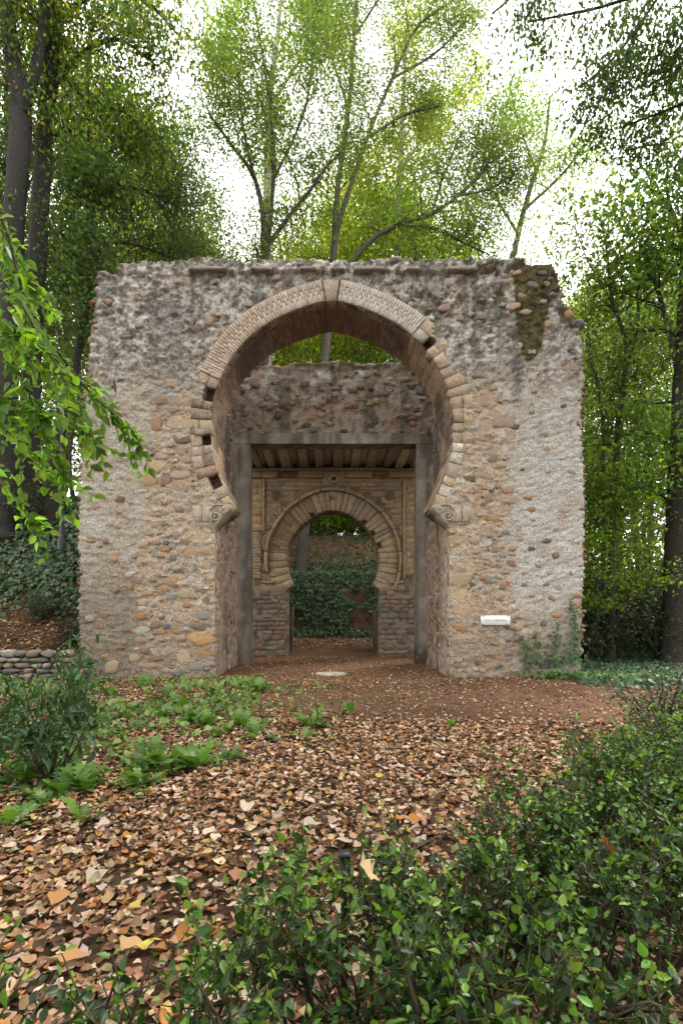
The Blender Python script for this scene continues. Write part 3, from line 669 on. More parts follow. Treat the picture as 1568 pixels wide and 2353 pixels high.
BW = put('back_wall', slab_mesh('back_wall', np.arange(-2.8, 2.801, .04), np.arange(ZLT-.02, 8.0, .04), bw_in, bw_front, D1+.7, bw_col, M_WALL), GATE)
for k in range(95):
    px, py = random.uniform(550, 985), random.uniform(850, 1000); w = random.uniform(.1, .28)
    o = put('wall_stone', random.choice(LUMP), BW, (fx(px, D1), D1+.012, fz(py, D1)), A(SC[random.choice('tpprobdggw')])*random.uniform(.45, .95)); o.scale = (w, .05, w*random.uniform(.45, .8))
px = 545
while px < 985:
    w = random.uniform(.15, .38); o = put('coping_stone', random.choice(PEB), BW, (fx(px, D1), D1+.18, fz(np.interp(px, TB[:, 0], TB[:, 1]), D1)), A(SC[random.choice('gbgto')])*.7)
    o.scale = (w, .35, random.uniform(.1, .24)); px += w*89*random.uniform(.8, 1.5)
# concrete frame: two square pillars and a lintel
def conc(name, x0, x1, y0, y1, z0, z1, base=(.22, .192, .155), dark=0):
    st = .08; mbx = MB()
    def face(a, b_, fn):
        Aq, Bq = np.meshgrid(a, b_); n1, n2 = len(a), len(b_); P3 = fn(Aq, Bq); ii = np.arange(n2-1)[:, None]*n1+np.arange(n1-1)[None]
        X_, Y_, Z_ = P3; stn = fbm(X_*7+Y_*7, Z_*.5, o=4, s=171); nn = fbm(X_*3, Y_*3, Z_*3, o=4, s=173)
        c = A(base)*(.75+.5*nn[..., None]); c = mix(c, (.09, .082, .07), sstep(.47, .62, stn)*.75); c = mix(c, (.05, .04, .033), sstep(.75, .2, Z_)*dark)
        c = mix(c, (.34, .32, .29), sstep(.62, .75, nn)*.5)
        mbx.add(np.stack(P3, -1).reshape(-1, 3), np.stack([ii, ii+1, ii+n1+1, ii+n1], -1).reshape(-1, 4), c.reshape(-1, 3))
    ax, ay, az = (np.linspace(a, b_, max(2, int((b_-a)/st)+1)) for a, b_ in ((x0, x1), (y0, y1), (z0, z1)))
    face(ax, az, lambda a, b_: (a, a*0+y0, b_)); face(ax, az, lambda a, b_: (a, a*0+y1, b_))
    face(ay, az, lambda a, b_: (a*0+x0, a, b_)); face(ay, az, lambda a, b_: (a*0+x1, a, b_))
    face(ax, ay, lambda a, b_: (a, b_, a*0+z0)); face(ax, ay, lambda a, b_: (a, b_, a*0+z1))
    return put(name, mbx.mesh(name, M_CONC), GATE)
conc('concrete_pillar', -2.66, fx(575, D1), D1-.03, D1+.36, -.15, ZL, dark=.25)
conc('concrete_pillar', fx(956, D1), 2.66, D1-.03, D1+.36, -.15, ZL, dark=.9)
conc('concrete_lintel', -2.7, 2.7, D1-.04, D1+.4, ZL+.003, ZLT+.02, (.22, .195, .16))
# ceiling of beams and boards between lintel and inner gate
v, f = box(-2.9, 2.9, D1+.41, D2+.1, ZL+.16, ZL+.3); CEI = put('ceiling', mesh_raw('ceiling', v, f, M_CONC, np.broadcast_to(A([.12, .10, .08]), (8, 3))), GATE)
x = -2.75; k = 0
while x < 2.75:
    w = random.uniform(.14, .26) if k % 2 else random.uniform(.2, .32)
    zz = ZL+.02 + (.085 if k % 2 else 0) + random.uniform(0, .03)
    v, f = box(x+.008, x+w-.008, D1+.405, D2+.05, zz, ZL+.155); sk = (rng.random(2)-.5)*.05; v[:, 0] += np.where(v[:, 1] < D1+1, sk[0], sk[1])
    put('plank', mesh_raw('plank', v, f, M_BRICK), CEI, color=A([.46, .39, .30])*random.uniform(.55, 1.15)); x += w; k += 1
put('ceiling_trim', mesh_raw('ceiling_trim', *box(-2.5, 2.5, D2-.17, D2-.10, ZL-.06, ZL+.012), M_BRICK), GATE, color=(.21, .165, .115))

# ---- inner gate
ZI2 = fz(1342, D2); JL, JR = fx(658, D2), fx(872, D2); RT2 = .58
def p6(a, b_): return (fx(544.3+.31*a, D2), fz(1049.8+.31*b_, D2))
def in_px(X, Z): return VX+X*F/D2, VY-(Z-CH)*F/D2
def in_in(X, Z): return ~(SML.inside(X, Z, .3, ZI2) | ((X > JL) & (X < JR) & (Z < ZI2))) & (Z < ZL+.22)
def in_front(X, Z):
    up = Z > ZI2; a = .055*(fbm(X*7, Z*9, o=4, s=181, g=.6)-.5); b_ = .03*(fbm(X*5, Z*14, o=3, s=183)-.5)+.02*sstep(.8, 1, np.abs(((Z/.075) % 1)-.5)*2)
    return D2 + np.where(up, b_+.02, -a+.01)
def in_col(X, Z):
    n, n2, st = stain_wall(X, Z, 0, 0, 90); c = np.broadcast_to(A([.32, .235, .145]), X.shape+(3,)).copy()
    c = mix(c, (.30, .27, .22), sstep(ZI2, ZI2-.2, Z)*.7); c = mix(c, (.36, .245, .13), sstep(.5, .66, n)*.6); c = mix(c, (.12, .095, .07), sstep(.5, .36, n2)*.75)
    return mix(c, (.13, .11, .09), sstep(.52, .66, st)*.5)
IG = put('inner_gate', slab_mesh('inner_gate', np.arange(-2.9, 2.91, .045), np.arange(-.2, 6.0, .045), in_in, in_front, D2B, in_col, M_WALL), GATE)
# voussoirs of the small arch
ta, tb = SML.u_of(619, 1267, D2), SML.u_of(680, 1172, D2)
ua, ub = SML.u_of(*( 544.3+.31*372, 1049.8+.31*715), D2), SML.u_of(544.3+.31*480, 1049.8+.31*500, D2)
def ring2(u0, u1, n, col, bw=.02, gaps=(), kname='arch_stone', jw=.004):
    ed = np.linspace(u0, u1, n+1); ed[1:-1] += (rng.random(n-1)-.5)*(u1-u0)/n*.35
    for i in range(n):
        lo = .12 if i in gaps else 0
        put(kname, mesh_raw(kname, *SML.piece(ed[i]+jw, ed[i+1]-jw, lo, RT2*random.uniform(.95, 1.0), D2-random.uniform(.01, .045), D2+.45, bw*.7, .012, 3), M_STONE), IG, color=A(col)*random.uniform(.72, 1.15)*(1+.08*(rng.random(3)-.5)))
ring2(0, ua, 5, (.42, .31, .19)); 
u = ua
while u < ub:
    w = .062*random.uniform(.85, 1.15); cut = random.uniform(.2, .36)
    for a, b_ in ((0, cut), (cut, RT2-.02)):
        put('arch_brick', mesh_raw('arch_brick', *SML.piece(u+.005, u+w-.005, a+.004, b_-.004, D2-random.uniform(.0, .03), D2+.4, .008, .008), M_BRICK), IG, color=A([.37, .275, .175])*random.uniform(.65, 1.1))
    u += w
uc0, uc1 = SML.len*.5-.085, SML.len*.5+.085
ring2(ub, uc0, 8, (.42, .315, .195), gaps=(3,)); ring2(uc1, SML.len, 21, (.42, .315, .195), gaps=(6, 9, 12))
for a, b_ in ((0, .31), (.43, RT2)):
    put('keystone', mesh_raw('keystone', *SML.piece(uc0+.004, uc1-.004, a, b_, D2-.03, D2+.4, .012, .004), M_STONE), IG, color=(.41, .31, .195))
Pi, Po = SML.at(np.linspace(0, SML.len, 150)), SML.at(np.linspace(0, SML.len, 150), .45)
v = np.vstack([np.c_[Pi[:, 0], np.full(150, D2+.12), Pi[:, 1]], np.c_[Po[:, 0], np.full(150, D2+.12), Po[:, 1]]])
put('ring_core', mesh_raw('ring_core', v, np.stack([np.arange(149), np.arange(1, 150), np.arange(1, 150)+150, np.arange(149)+150], -1), M_WALL, np.broadcast_to(A([.13, .10, .075]), (300, 3))), GATE)
# moulding round the ring, broken into lengths
ed = np.linspace(.05, SML.len-.05, 14)
for i in range(13):
    if i == 0: continue
    o0 = RT2+.0+random.uniform(0, .012)
    us_ = np.linspace(ed[i]+.006, ed[i+1]-.006, 6)
    pm = put('moulding', mesh_raw('moulding', *block(np.vstack([SML.at(us_, o0), SML.at(us_[::-1], o0+.10)]), D2-.13-random.uniform(0, .02), D2+.1, .03, .008), M_STONE), IG, color=A([.42, .30, .17])*random.uniform(.75, 1.1))
# soffit and jambs
nu = 150; us = np.linspace(0, SML.len, nu); ys = np.linspace(D2+.02, D2B, 16); U, Y = np.meshgrid(us, ys, indexing='ij')
P = SML.at(us)[:, None, :]; Nn = SML.at(us, 1.0)[:, None, :]-P; off = .05*(fbm(U*8, Y*6, o=3, s=191)-.35)
V = np.stack([P[..., 0]+Nn[..., 0]*off, Y, P[..., 1]+Nn[..., 1]*off], -1).reshape(-1, 3); ii = np.arange(nu-1)[:, None]*16+np.arange(15)[None]
put('arch_soffit', mesh_raw('arch_soffit', V, np.stack([ii, ii+1, ii+17, ii+16], -1).reshape(-1, 4), M_WALL, A([.22, .16, .11])*(.6+.8*fbm(U*9, Y*9, o=3, s=193).reshape(-1, 1))), GATE)
for x, s in ((JL, -1), (JR, 1)):
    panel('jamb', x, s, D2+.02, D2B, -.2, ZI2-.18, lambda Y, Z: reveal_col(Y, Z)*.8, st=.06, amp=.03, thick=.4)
    xq = x+s*-.0
    imp = [(x+s*.75, ZI2+.0), (x-s*.18, ZI2+.0), (x-s*.17, ZI2-.05), (x-s*.06, ZI2-.11), (x, ZI2-.2), (x+s*.05, ZI2-.22), (x+s*.75, ZI2-.2)]
    put('impost', mesh_raw('impost', *block(imp, D2-.03, D2+.7, .012, .006), M_STONE), IG, color=(.36, .27, .18))
    px2 = fx(673 if s < 0 else 857, 17.0)
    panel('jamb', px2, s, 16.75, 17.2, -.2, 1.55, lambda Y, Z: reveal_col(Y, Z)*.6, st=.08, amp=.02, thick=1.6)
    slabp = [(x+s*(.35 if s < 0 else .25), ZI2+.02), (x+s*.72, ZI2+.02), (x+s*.72, ZI2+.09), (x+s*(.35 if s < 0 else .25), ZI2+.09)]
    put('ledge', mesh_raw('ledge', *block(slabp, D2-.12, D2+.1, .01, .004), M_STONE), IG, color=(.34, .26, .17))
# cut blocks on the face of the inner gate
def blocks(a0, a1, b0, b1, hs, ws, col, pr=.02):
    b_ = b1
    while b_ > b0+6:
        h = random.uniform(*hs); a = a0+random.uniform(-6, 0)
        while a < a1-4:
            w = random.uniform(*ws); e = min(a+w, a1); t = max(b_-h, b0); q0 = max(a, a0)
            cs = [p6(q0+.4, b_-.4), p6(e-.4, b_-.4), p6(e-.4, t+.4), p6(q0+.4, t+.4)]
            X_ = A([c[0] for c in cs]); Z_ = A([c[1] for c in cs])
            if e-q0 > 7 and not SML.inside(X_, Z_, RT2+.09, ZI2).any():
                put('ashlar_block', mesh_raw('ashlar_block', *block(cs, D2-random.uniform(.0, .012)-pr, D2+.06, .004, .003), M_STONE), IG, color=A(col)*1.15*random.uniform(.78, 1.1)*(1+.08*(rng.random(3)-.5)))
            a += w
        b_ -= h
blocks(95, 186, 160, 552, (48, 66), (60, 130), (.41, .28, .15))
blocks(190, 206, 160, 552, (60, 120), (20, 30), (.44, .31, .17), .045)
blocks(118, 175, 556, 900, (16, 30), (30, 60), (.34, .24, .15))
blocks(210, 330, 345, 560, (11, 15), (40, 70), (.34, .25, .155), .0)
blocks(210, 1225, 160, 245, (26, 42), (70, 150), (.33, .245, .15), .0)
blocks(210, 420, 250, 330, (36, 44), (60, 110), (.36, .265, .155), .0)
blocks(900, 1225, 250, 420, (34, 44), (60, 110), (.36, .265, .155), .0)
blocks(1150, 1225, 420, 900, (34, 50), (40, 80), (.33, .245, .155), .0)
blocks(1228, 1246, 160, 900, (70, 130), (20, 30), (.41, .30, .17), .04)
blocks(1248, 1322, 160, 880, (40, 60), (40, 80), (.36, .26, .155), .01)
for a, b_ in ((95, 185), (187, 305), (455, 640), (800, 1003), (1122, 1330)):
    for t0, t1, pr, cc in ((98, 124, .05, (.37, .26, .14)), (124, 157, .085, (.43, .245, .10))):
        put('band_stone', mesh_raw('band_stone', *block([p6(a, t1), p6(b_, t1), p6(b_, t0), p6(a, t0)], D2-pr, D2+.05, .012, .006), M_STONE), IG, color=A(cc)*random.uniform(.85, 1.1))
for a0, a1 in ((308, 452), (1005, 1120)):
    for r_ in range(3):
        a = a0
        while a < a1-8:
            w = random.uniform(26, 40); e = min(a+w, a1)
            put('band_brick', mesh_raw('band_brick', *block([p6(a+1.5, 155-r_*14), p6(e-1.5, 155-r_*14), p6(e-1.5, 144-r_*14), p6(a+1.5, 144-r_*14)], D2+.0, D2+.1, .008, .004), M_BRICK), IG, color=A([.26, .15, .10])*random.uniform(.6, 1.1)); a = e
# boss with a square hole, rosettes
put('boss_plate', mesh_raw('boss_plate', *block([p6(643, 212), p6(797, 212), p6(797, 100), p6(643, 100)], D2-.055, D2+.05, .012, .005), M_STONE), IG, color=(.37, .265, .155))
cx, cz = p6(716, 168); mbv = MB(); n = 24; a = np.linspace(0, 2*math.pi, n, endpoint=False)
sqv = np.c_[np.cos(a), np.sin(a)]/np.maximum(np.abs(np.cos(a)), np.abs(np.sin(a)))[:, None]*.055
rings = [(sqv, D2-.06), (sqv, D2-.17), (np.c_[np.cos(a), np.sin(a)]*.10, D2-.2), (np.c_[np.cos(a), np.sin(a)]*(.13+.018*np.cos(8*a))[:, None], D2-.18), (np.c_[np.cos(a), np.sin(a)]*.165, D2-.12), (np.c_[np.cos(a), np.sin(a)]*.175, D2-.05)]
V = np.vstack([np.c_[cx+r_[:, 0], np.full(n, y), cz+r_[:, 1]] for r_, y in rings]); ff = []
for k in range(len(rings)-1):
    for i in range(n): ff.append([k*n+i, k*n+(i+1) % n, (k+1)*n+(i+1) % n, (k+1)*n+i])
mbv.add(V, ff, (.42, .32, .20)); v, f = box(cx-.06, cx+.06, D2-.062, D2-.056, cz-.06, cz+.06); mbv.add(v, f, (.012, .010, .008))  # near-black sheet at the bottom paints in the shade of the hole
put('carved_boss', mbv.mesh('carved_boss', M_STONES, True), IG)
for a0, b0 in ((288, 283), (1130, 288)):
    cx, cz = p6(a0, b0); mbv = MB(); n = 48; a = np.linspace(0, 2*math.pi, n, endpoint=False); pet = np.abs(np.cos(5*a))
    rr = [(.15, 0), (.15, -.06), (.125, -.09), (.055, -.05), (.04, -.10), (.002, -.11)]
    V = np.vstack([np.c_[cx+r_*np.cos(a), D2+dy-(.04*(pet-.5) if k in (2, 3) else 0*a), cz+r_*np.sin(a)] for k, (r_, dy) in enumerate(rr)]); ff = []
    for k in range(len(rr)-1):
        for i in range(n): ff.append([k*n+i, k*n+(i+1) % n, (k+1)*n+(i+1) % n, (k+1)*n+i])
    mbv.add(V, ff, (.20, .14, .085)); put('rosette', mbv.mesh('rosette', M_STONES, False), IG)
# rubble of the two piers under the small arch
for a0, a1 in ((95, 362), (1060, 1325)):
    b_ = 985
    while b_ < 1490:
        h = random.uniform(22, 48); a = a0
        while a < a1-8:
            w = random.uniform(26, 95); e = min(a+w, a1); x0, z0 = p6(a, b_+h); x1, z1 = p6(e, b_)
            big = (a0 < 200 and e > 300) or (a0 > 900 and a < 1130)
            if random.random() < (.95 if big else .7):
                o = put('pier_stone', random.choice(LUMP), IG, ((x0+x1)/2, D2+.004, (z0+z1)/2), (A(SC[random.choice('totopgb' if big else 'tbgrogp')])*.65+A([.3, .25, .2])*.35)*random.uniform(.6, .95)); o.scale = ((x1-x0)*.97, .055, (z1-z0)*.97)
            a = e
        b_ += h

# ------------------------------------------------------------------ things by the gateway
PLX0, PLX1, PLZ0, PLZ1 = fx(1101.5), fx(1168), fz(1435.5), fz(1414)
plq = thing('wall_plaque', 'white marble plaque with grey lettering bolted low on the wall', 'plaque', ((PLX0+PLX1)/2, D0-.07, PLZ0))
slab = put('slab', mesh_raw('slab', *block([(PLX0, PLZ0), (PLX1, PLZ0), (PLX1, PLZ1), (PLX0, PLZ1)], D0-.085, D0-.055, .003, .0), M_MARBLE), plq)
for a in (PLX0+.045, PLX1-.045):
    for b_ in (PLZ0+.012, PLZ1-.014):
        an = np.linspace(0, 2*math.pi, 8, endpoint=False)
        put('bolt', mesh_raw('bolt', *block(np.c_[a+.011*np.cos(an), b_+.011*np.sin(an)], D0-.1, D0-.0, .003, 0), M_METAL, (.02, .02, .02)), plq)
cu = bpy.data.curves.new('lettering', 'FONT'); cu.body = 'PUERTA DE BIBRAMBLA'; cu.size = .062; cu.align_x = 'CENTER'; cu.align_y = 'CENTER'; cu.extrude = .001
to = bpy.data.objects.new('lettering', cu); COL.objects.link(to); bpy.context.view_layer.update()
me = bpy.data.meshes.new_from_object(to.evaluated_get(bpy.context.evaluated_depsgraph_get())); bpy.data.objects.remove(to)
co = np.zeros(len(me.vertices)*3, np.float32); me.vertices.foreach_get('co', co); co = co.reshape(-1, 3)
kx = .475/(co[:, 0].max()-co[:, 0].min())
me.vertices.foreach_set('co', np.c_[co[:, 0]*kx+(PLX0+PLX1)/2, D0-.0865-co[:, 2], co[:, 1]+(PLZ0+PLZ1)/2-.005].astype(np.float32).ravel()); me.update()
mt, nt, b = nodes('letter_paint'); b.inputs['Base Color'].default_value = (.25, .25, .25, 1); me.materials.clear(); me.materials.append(mt)
put('lettering', me, plq)

def groundslab(label, px, py, w, l, col):
    d = CH*F/(py-VY); x = fx(px, d); z = float(terrain(x, d)); n = 14; a = np.linspace(0, 2*math.pi, n, endpoint=False); r = 1+.22*(rng.random(n)-.5)
    ox, oy = x+w*.5*np.cos(a)*r, d+l*.5*np.sin(a)*r
    v = np.vstack([np.c_[ox, oy, np.full(n, z-.08)], np.c_[ox, oy, z+.035+.01*rng.random(n)], np.c_[x+(ox-x)*.9, d+(oy-d)*.9, z+.05+.008*rng.random(n)]])
    f = [[k*n+i, k*n+(i+1) % n, (k+1)*n+(i+1) % n, (k+1)*n+i] for k in (0, 1) for i in range(n)]+[list(range(2*n, 3*n))]
    tag(put('flat_stone', mesh_raw('flat_stone', v, f, M_STONE), None, color=col), label, 'stone')
groundslab('pale flat stone sunk in the path before the arch', 761, 1550, .62, .3, (.42, .38, .33))
groundslab('pale flat slab lying by the ivy at the foot of the right pier', 1216, 1541, .66, .34, (.36, .32, .27))
v, f = pebble(3); o = put('loose_stone', mesh_raw('loose_stone', v, f, M_STONE), None, (fx(413), D0-.12, .07), (.09, .085, .08)); o.scale = (.22, .2, .16)
tag(o, 'dark grey stone block at the foot of the left pier', 'stone')

# low dry stone wall on the left
DW = thing('dry_stone_wall', 'low dry stone wall against the bank left of the gateway', 'wall', (-7, 10.15, 0))
v, f = box(-14, -5.25, 10.25, 10.75, -.2, .56); put('wall_core', mesh_raw('wall_core', v, f, M_WALL, np.broadcast_to(A([.10, .075, .055]), (8, 3))), DW)
for z0, z1 in ((.0, .12), (.12, .22), (.22, .34), (.34, .45), (.45, .6)):
    x = -11.5+random.uniform(0, .2)
    while x < -5.3:
        w = random.uniform(.14, .42); h = z1-z0
        k = random.choice('ggtpbgw')
        o = put('wall_stone', random.choice(LUMP), DW, (x+w/2, 10.22+random.uniform(-.02, .03), (z0+z1)/2), A(SC[k])*random.uniform(.55, .95)); o.scale = (w*.97, random.uniform(.08, .13), h*1.02*random.uniform(.85, 1.05)); x += w

# street lamp half hidden by leaves
lz = float(terrain(fx(142, 14.2), 14.2)); lx = fx(142, 14.2); lzt = fz(932, 14.2)
LP = thing('street_lamp', 'black lantern street lamp in the trees left of the gateway', 'lamp', (lx, 14.2, lz))
def lathe(prof, n=12, col=(.02, .02, .02)):
    a = np.linspace(0, 2*math.pi, n, endpoint=False); V = np.vstack([np.c_[lx+r*np.cos(a), 14.2+r*np.sin(a), np.full(n, z)] for r, z in prof])
    return V, [[k*n+i, k*n+(i+1) % n, (k+1)*n+(i+1) % n, (k+1)*n+i] for k in range(len(prof)-1) for i in range(n)]
def lp(name, prof, mat, n=12):
    v, f = lathe(prof, n); put(name, mesh_raw(name, v, f, mat, np.broadcast_to(A([.018, .018, .02]), (len(v), 3))), LP)
lp('post', [(.12, lz-.1), (.12, lz+.3), (.075, lz+.4), (.055, lz+1.2), (.045, lzt-.1), (.07, lzt-.05), (.03, lzt)], M_METAL)
lp('lantern_glass', [(.10, lzt), (.17, lzt+.36)], M_GLASS, 6); lp('lantern_cap', [(.22, lzt+.36), (.2, lzt+.41), (.07, lzt+.52), (.04, lzt+.58), (.0, lzt+.62)], M_METAL, 6)

# ------------------------------------------------------------------ leaves on the ground
TD = [T_dead(k) for k in range(7)]
PAL_DEAD = [((.43, .31, .215), 3.0), ((.35, .225, .14), 2.8), ((.27, .155, .085), 3), ((.34, .145, .05), 1.2), ((.17, .085, .045), 3.4), ((.085, .05, .032), 2.2), ((.47, .38, .30), 1.2), ((.44, .30, .08), .35)]
HA, HB = A([-.62, 1.24]), A([1.95, 3.5]); HD = norm(HB-HA); HN = A([HD[1], -HD[0]])      # far edge of the clipped hedge, direction, side facing the camera
def litter(name, n, xr, yr, size, dens, seed, pal=PAL_DEAD, lift=.02, tilt=.28, hgt=None):
    r = np.random.default_rng(seed); x = r.uniform(*xr, n); y = np.sqrt(r.uniform(yr[0]**2, yr[1]**2, n)) if yr[0] >= 0 and size[2] else r.uniform(*yr, n)
    k = r.random(n) < dens(x, y); x, y = x[k], y[k]; n = len(x)
    z = (terrain(x, y) if hgt is None else hgt(x, y)) + r.random(n)*lift + .004
    L = size[0]*(1+size[1]*(r.random(n)**1.5)*2.2)*r.uniform(.65, 1, n)
    a = r.uniform(0, 2*math.pi, n); d = np.c_[np.cos(a), np.sin(a), tilt*.7*r.normal(size=n)]
    nm = norm(np.c_[tilt*r.normal(size=n), tilt*r.normal(size=n), np.ones(n)])
    col = pick(pal, n, r, .3); mb = MB(); t = r.integers(0, len(TD), n)
    for i in range(len(TD)):
        q = t == i
        if q.any(): mb.add(*cloud(TD[i], np.c_[x, y, z][q], d[q], nm[q], L[q], L[q]*r.uniform(.85, 1.25, q.sum()), col[q], .5))
    return put(name, mb.mesh(name, M_LITTER, True))
def dens_near(x, y):
    nn = fbm(x*.9, y*.9, o=3, s=211)
    path = sstep(6.2, 7.6, y+.28*x)*sstep(-3.0, -.8, x+.15*(y-9))
    inside = np.abs(x) < 2.4
    d = (.55+.6*nn)*(1-path*.93)*np.where((y > 10.35) & ~inside, 0, 1)
    return d
o = litter('fallen_leaves', 80000, (-5.2, 6.2), (.25, 6.4), (.034, .7, False), lambda x, y: dens_near(x, y)*(np.abs(x) < 1.0+.78*y), 21, tilt=.26, lift=.03)
tag(o, 'thick carpet of tan and brown fallen leaves before the hedge', 'fallen leaves', None, 'stuff')
o = litter('fallen_leaves', 36000, (-7.5, 8.5), (6.2, 10.4), (.032, .6, False), lambda x, y: np.maximum(dens_near(x, y), .26)*(np.abs(x) < 1.5+.75*y)*np.where((np.abs(x) < 5.2) & (y > 10.35) & (np.abs(x) > 2.4), 0, 1), 22)
tag(o, 'thinner brown leaves strewn over the earth path', 'fallen leaves', None, 'stuff')
PAL_STRAW = [((.45, .30, .16), 3), ((.40, .22, .09), 3), ((.28, .15, .07), 2), ((.15, .08, .045), 2), ((.5, .40, .28), 1)]
o = litter('leaf_fragments', 15000, (-5.6, 2.4), (8.2, 15.2), (.028, .5, False), lambda x, y: np.where(y < 10.4, sstep(3.2, -1.5, x)*sstep(8.2, 9.6, y), .55*(np.abs(x) < 2.35)), 23, PAL_STRAW)
tag(o, 'small straw coloured leaf fragments swept up at the gateway', 'fallen leaves', None, 'stuff')
o = litter('bank_leaves', 9000, (-14, 4), (10.8, 30), (.08, .4, False), lambda x, y: np.where(x < -5, (y < 13.6)*1.0, np.where(y > 17.3, 1.0, 0)), 24, PAL_DEAD)
tag(o, 'brown leaves lying on the bank behind the gateway', 'fallen leaves', None, 'stuff')
o = litter('bank_leaves', 4500, (-11, -4.9), (10.7, 13.6), (.06, .5, False), lambda x, y: sstep(13.6, 12.6, y), 25, PAL_DEAD)
tag(o, 'brown leaves lying above the low dry stone wall on the left', 'fallen leaves', None, 'stuff')
# a few large leaves that stand out
MAP = [mesh_raw('fallen_leaf', *T_maple(k), M_LITTER1) for k in range(3)]; DEA = [mesh_raw('fallen_leaf', *T_dead(k), M_LITTER1) for k in range(4)]
def bigleaf(px, py, z, s, col, label, maple=True, grp=None, rot=None):
    d = (CH-z)*F/(py-VY); o = put('fallen_leaf', random.choice(MAP if maple else DEA), None, (fx(px, d), d, z), col)
    o.scale = (s, s, s); o.rotation_euler = rot or (random.uniform(-.25, .25), random.uniform(-.25, .25), random.uniform(0, 6)); tag(o, label, 'leaf', grp); return o
bigleaf(835, 2012, .60, .105, (.42, .29, .17), 'large tan lobed leaf resting on top of the hedge', rot=(.9, .1, 1.3))
bigleaf(938, 1880, .52, .075, (.36, .16, .05), 'curled orange leaf caught at the far edge of the hedge', False, rot=(1.0, .2, .6))
bigleaf(398, 2150, .42, .09, (.44, .19, .06), 'narrow orange leaf caught in the nearest part of the hedge', False, rot=(1.2, .2, 1.0))
bigleaf(1415, 1955, .50, .09, (.28, .09, .03), 'dark red brown leaf caught in the shaded right of hedge', False, rot=(1.1, .3, 2.0))
bigleaf(540, 2000, .06, .11, (.30, .16, .085), 'big brown leaf on the litter above the hedge', False)
bigleaf(310, 2160, .06, .11, (.42, .27, .13), 'broad ochre leaf on the litter beside the nearest hedge', False)
bigleaf(130, 2195, .06, .11, (.38, .20, .08), 'broad orange brown leaf at the lower left corner', False)
bigleaf(145, 2050, .05, .12, (.36, .19, .07), 'small bright orange leaf on dark litter at left', False)
bigleaf(490, 1965, .06, .12, (.40, .29, .13), 'yellow tan leaf on the litter at centre left', False)
for px, py in ((255, 1895), (470, 1915), (690, 1895), (770, 1925), (560, 1870), (240, 2005), (380, 2020), (640, 1960), (105, 1925), (700, 1830), (820, 1790), (930, 1760), (1010, 1770), (880, 1840), (1180, 1745)):
    bigleaf(px, py, .05, random.uniform(.10, .14), A([.45, .37, .29])*random.uniform(.8, 1.1), 'pale tan oval leaf lying on top of the darker litter', False, 'pale leaves on the litter')

# ------------------------------------------------------------------ ivy
PAL_IVY = [((.030, .062, .022), 4), ((.045, .085, .028), 3), ((.02, .04, .018), 2), ((.08, .12, .04), .7)]
def ivy_ground(name, n, xr, yr, size, mask, seed, label, pal=PAL_IVY, lift=.16, tpl=None):
    r = np.random.default_rng(seed); x, y = r.uniform(*xr, n), r.uniform(*yr, n); k = r.random(n) < mask(x, y); x, y = x[k], y[k]; n = len(x)
    e = .15; gxn = (terrain(x+e, y)-terrain(x-e, y))/(2*e); gyn = (terrain(x, y+e)-terrain(x, y-e))/(2*e); nm = norm(np.c_[-gxn, -gyn, np.ones(n)])
    hump = lift*(.3+1.4*fbm(x*1.7, y*1.7, o=3, s=seed))
    c = np.c_[x, y, terrain(x, y)] + nm*(r.random(n)*hump)[:, None]
    d = norm(rdir(n, r)*.6+A([0, -.4, -.7])); nn = norm(nm+.55*r.normal(size=(n, 3))+A([0, -.25, .25])); L = size*r.uniform(.6, 1.25, n)
    mb = MB(); mb.add(*cloud(tpl or T_ivy4(), c, d, nn, L, L*1.0, pick(pal, n, r)))
    o = put(name, mb.mesh(name, M_IVY)); return tag(o, label, 'ivy', None, 'stuff')
ivy_ground('ivy', 26000, (-14, -4.6), (11.8, 19), .12, lambda x, y: sstep(12.3, 13.2, y+.7*(fbm(x, y, s=5)-.5)), 31, 'dense dark ivy covering the bank left of the gateway')
ivy_ground('ivy', 20000, (-4, 6.5), (19.6, 27), .11, lambda x, y: np.where(y < 23.0, .9, .25), 32, 'ivy covering the bank seen through the small arch', lift=.25)
ivy_ground('ivy', 27000, (4.6, 15), (8.3, 19), .085, lambda x, y: sstep(8.5, 9.3, y-.05*(x-5)**1.0+.9*(fbm(x*1.3, y*1.3, s=6)-.5))*1.0, 33, 'pale green ivy carpet on the ground right of the gateway', [((.05, .10, .055), 3), ((.035, .075, .04), 3), ((.08, .14, .06), 1.5)], lift=.12)
ivy_ground('ivy', 2600, (3.6, 6.6), (9.45, 10.4), .075, lambda x, y: sstep(.0, .5, y-9.4-.9*sstep(5.2, 3.6, x)), 34, 'bright ivy fringe along the foot of the right pier', [((.06, .13, .03), 3), ((.09, .16, .04), 2)], lift=.16, tpl=T_ivy())
def ivy_face(label, n, xr, zr, yf, size, seed):
    r = np.random.default_rng(seed); x = r.uniform(*xr, n); z = r.uniform(*zr, n); k = r.random(n) < sstep(.36, .5, fbm(x*.9, z*.9, o=3, s=seed)+.10*sstep(1.2, 2.4, z)-.12*sstep(.6, 1.6, x)*sstep(1.6, .9, z)); x, z = x[k], z[k]; n = len(x)
    c = np.c_[x, yf(x)-.32*r.random(n)*(.3+fbm(x*1.5, z*1.5, s=seed+1)), z]; nn = norm(np.c_[.5*r.normal(size=n), -np.ones(n), .35+.4*r.normal(size=n)]); d = norm(np.c_[.6*r.normal(size=n), -.3*np.ones(n), -1+.4*r.normal(size=n)]); L = size*r.uniform(.6, 1.25, n)
    mb = MB(); mb.add(*cloud(T_ivy4(), c, d, nn, L, L, pick(PAL_IVY, n, r))); tag(put('ivy', mb.mesh('ivy', M_IVY)), label, 'ivy', None, 'stuff')
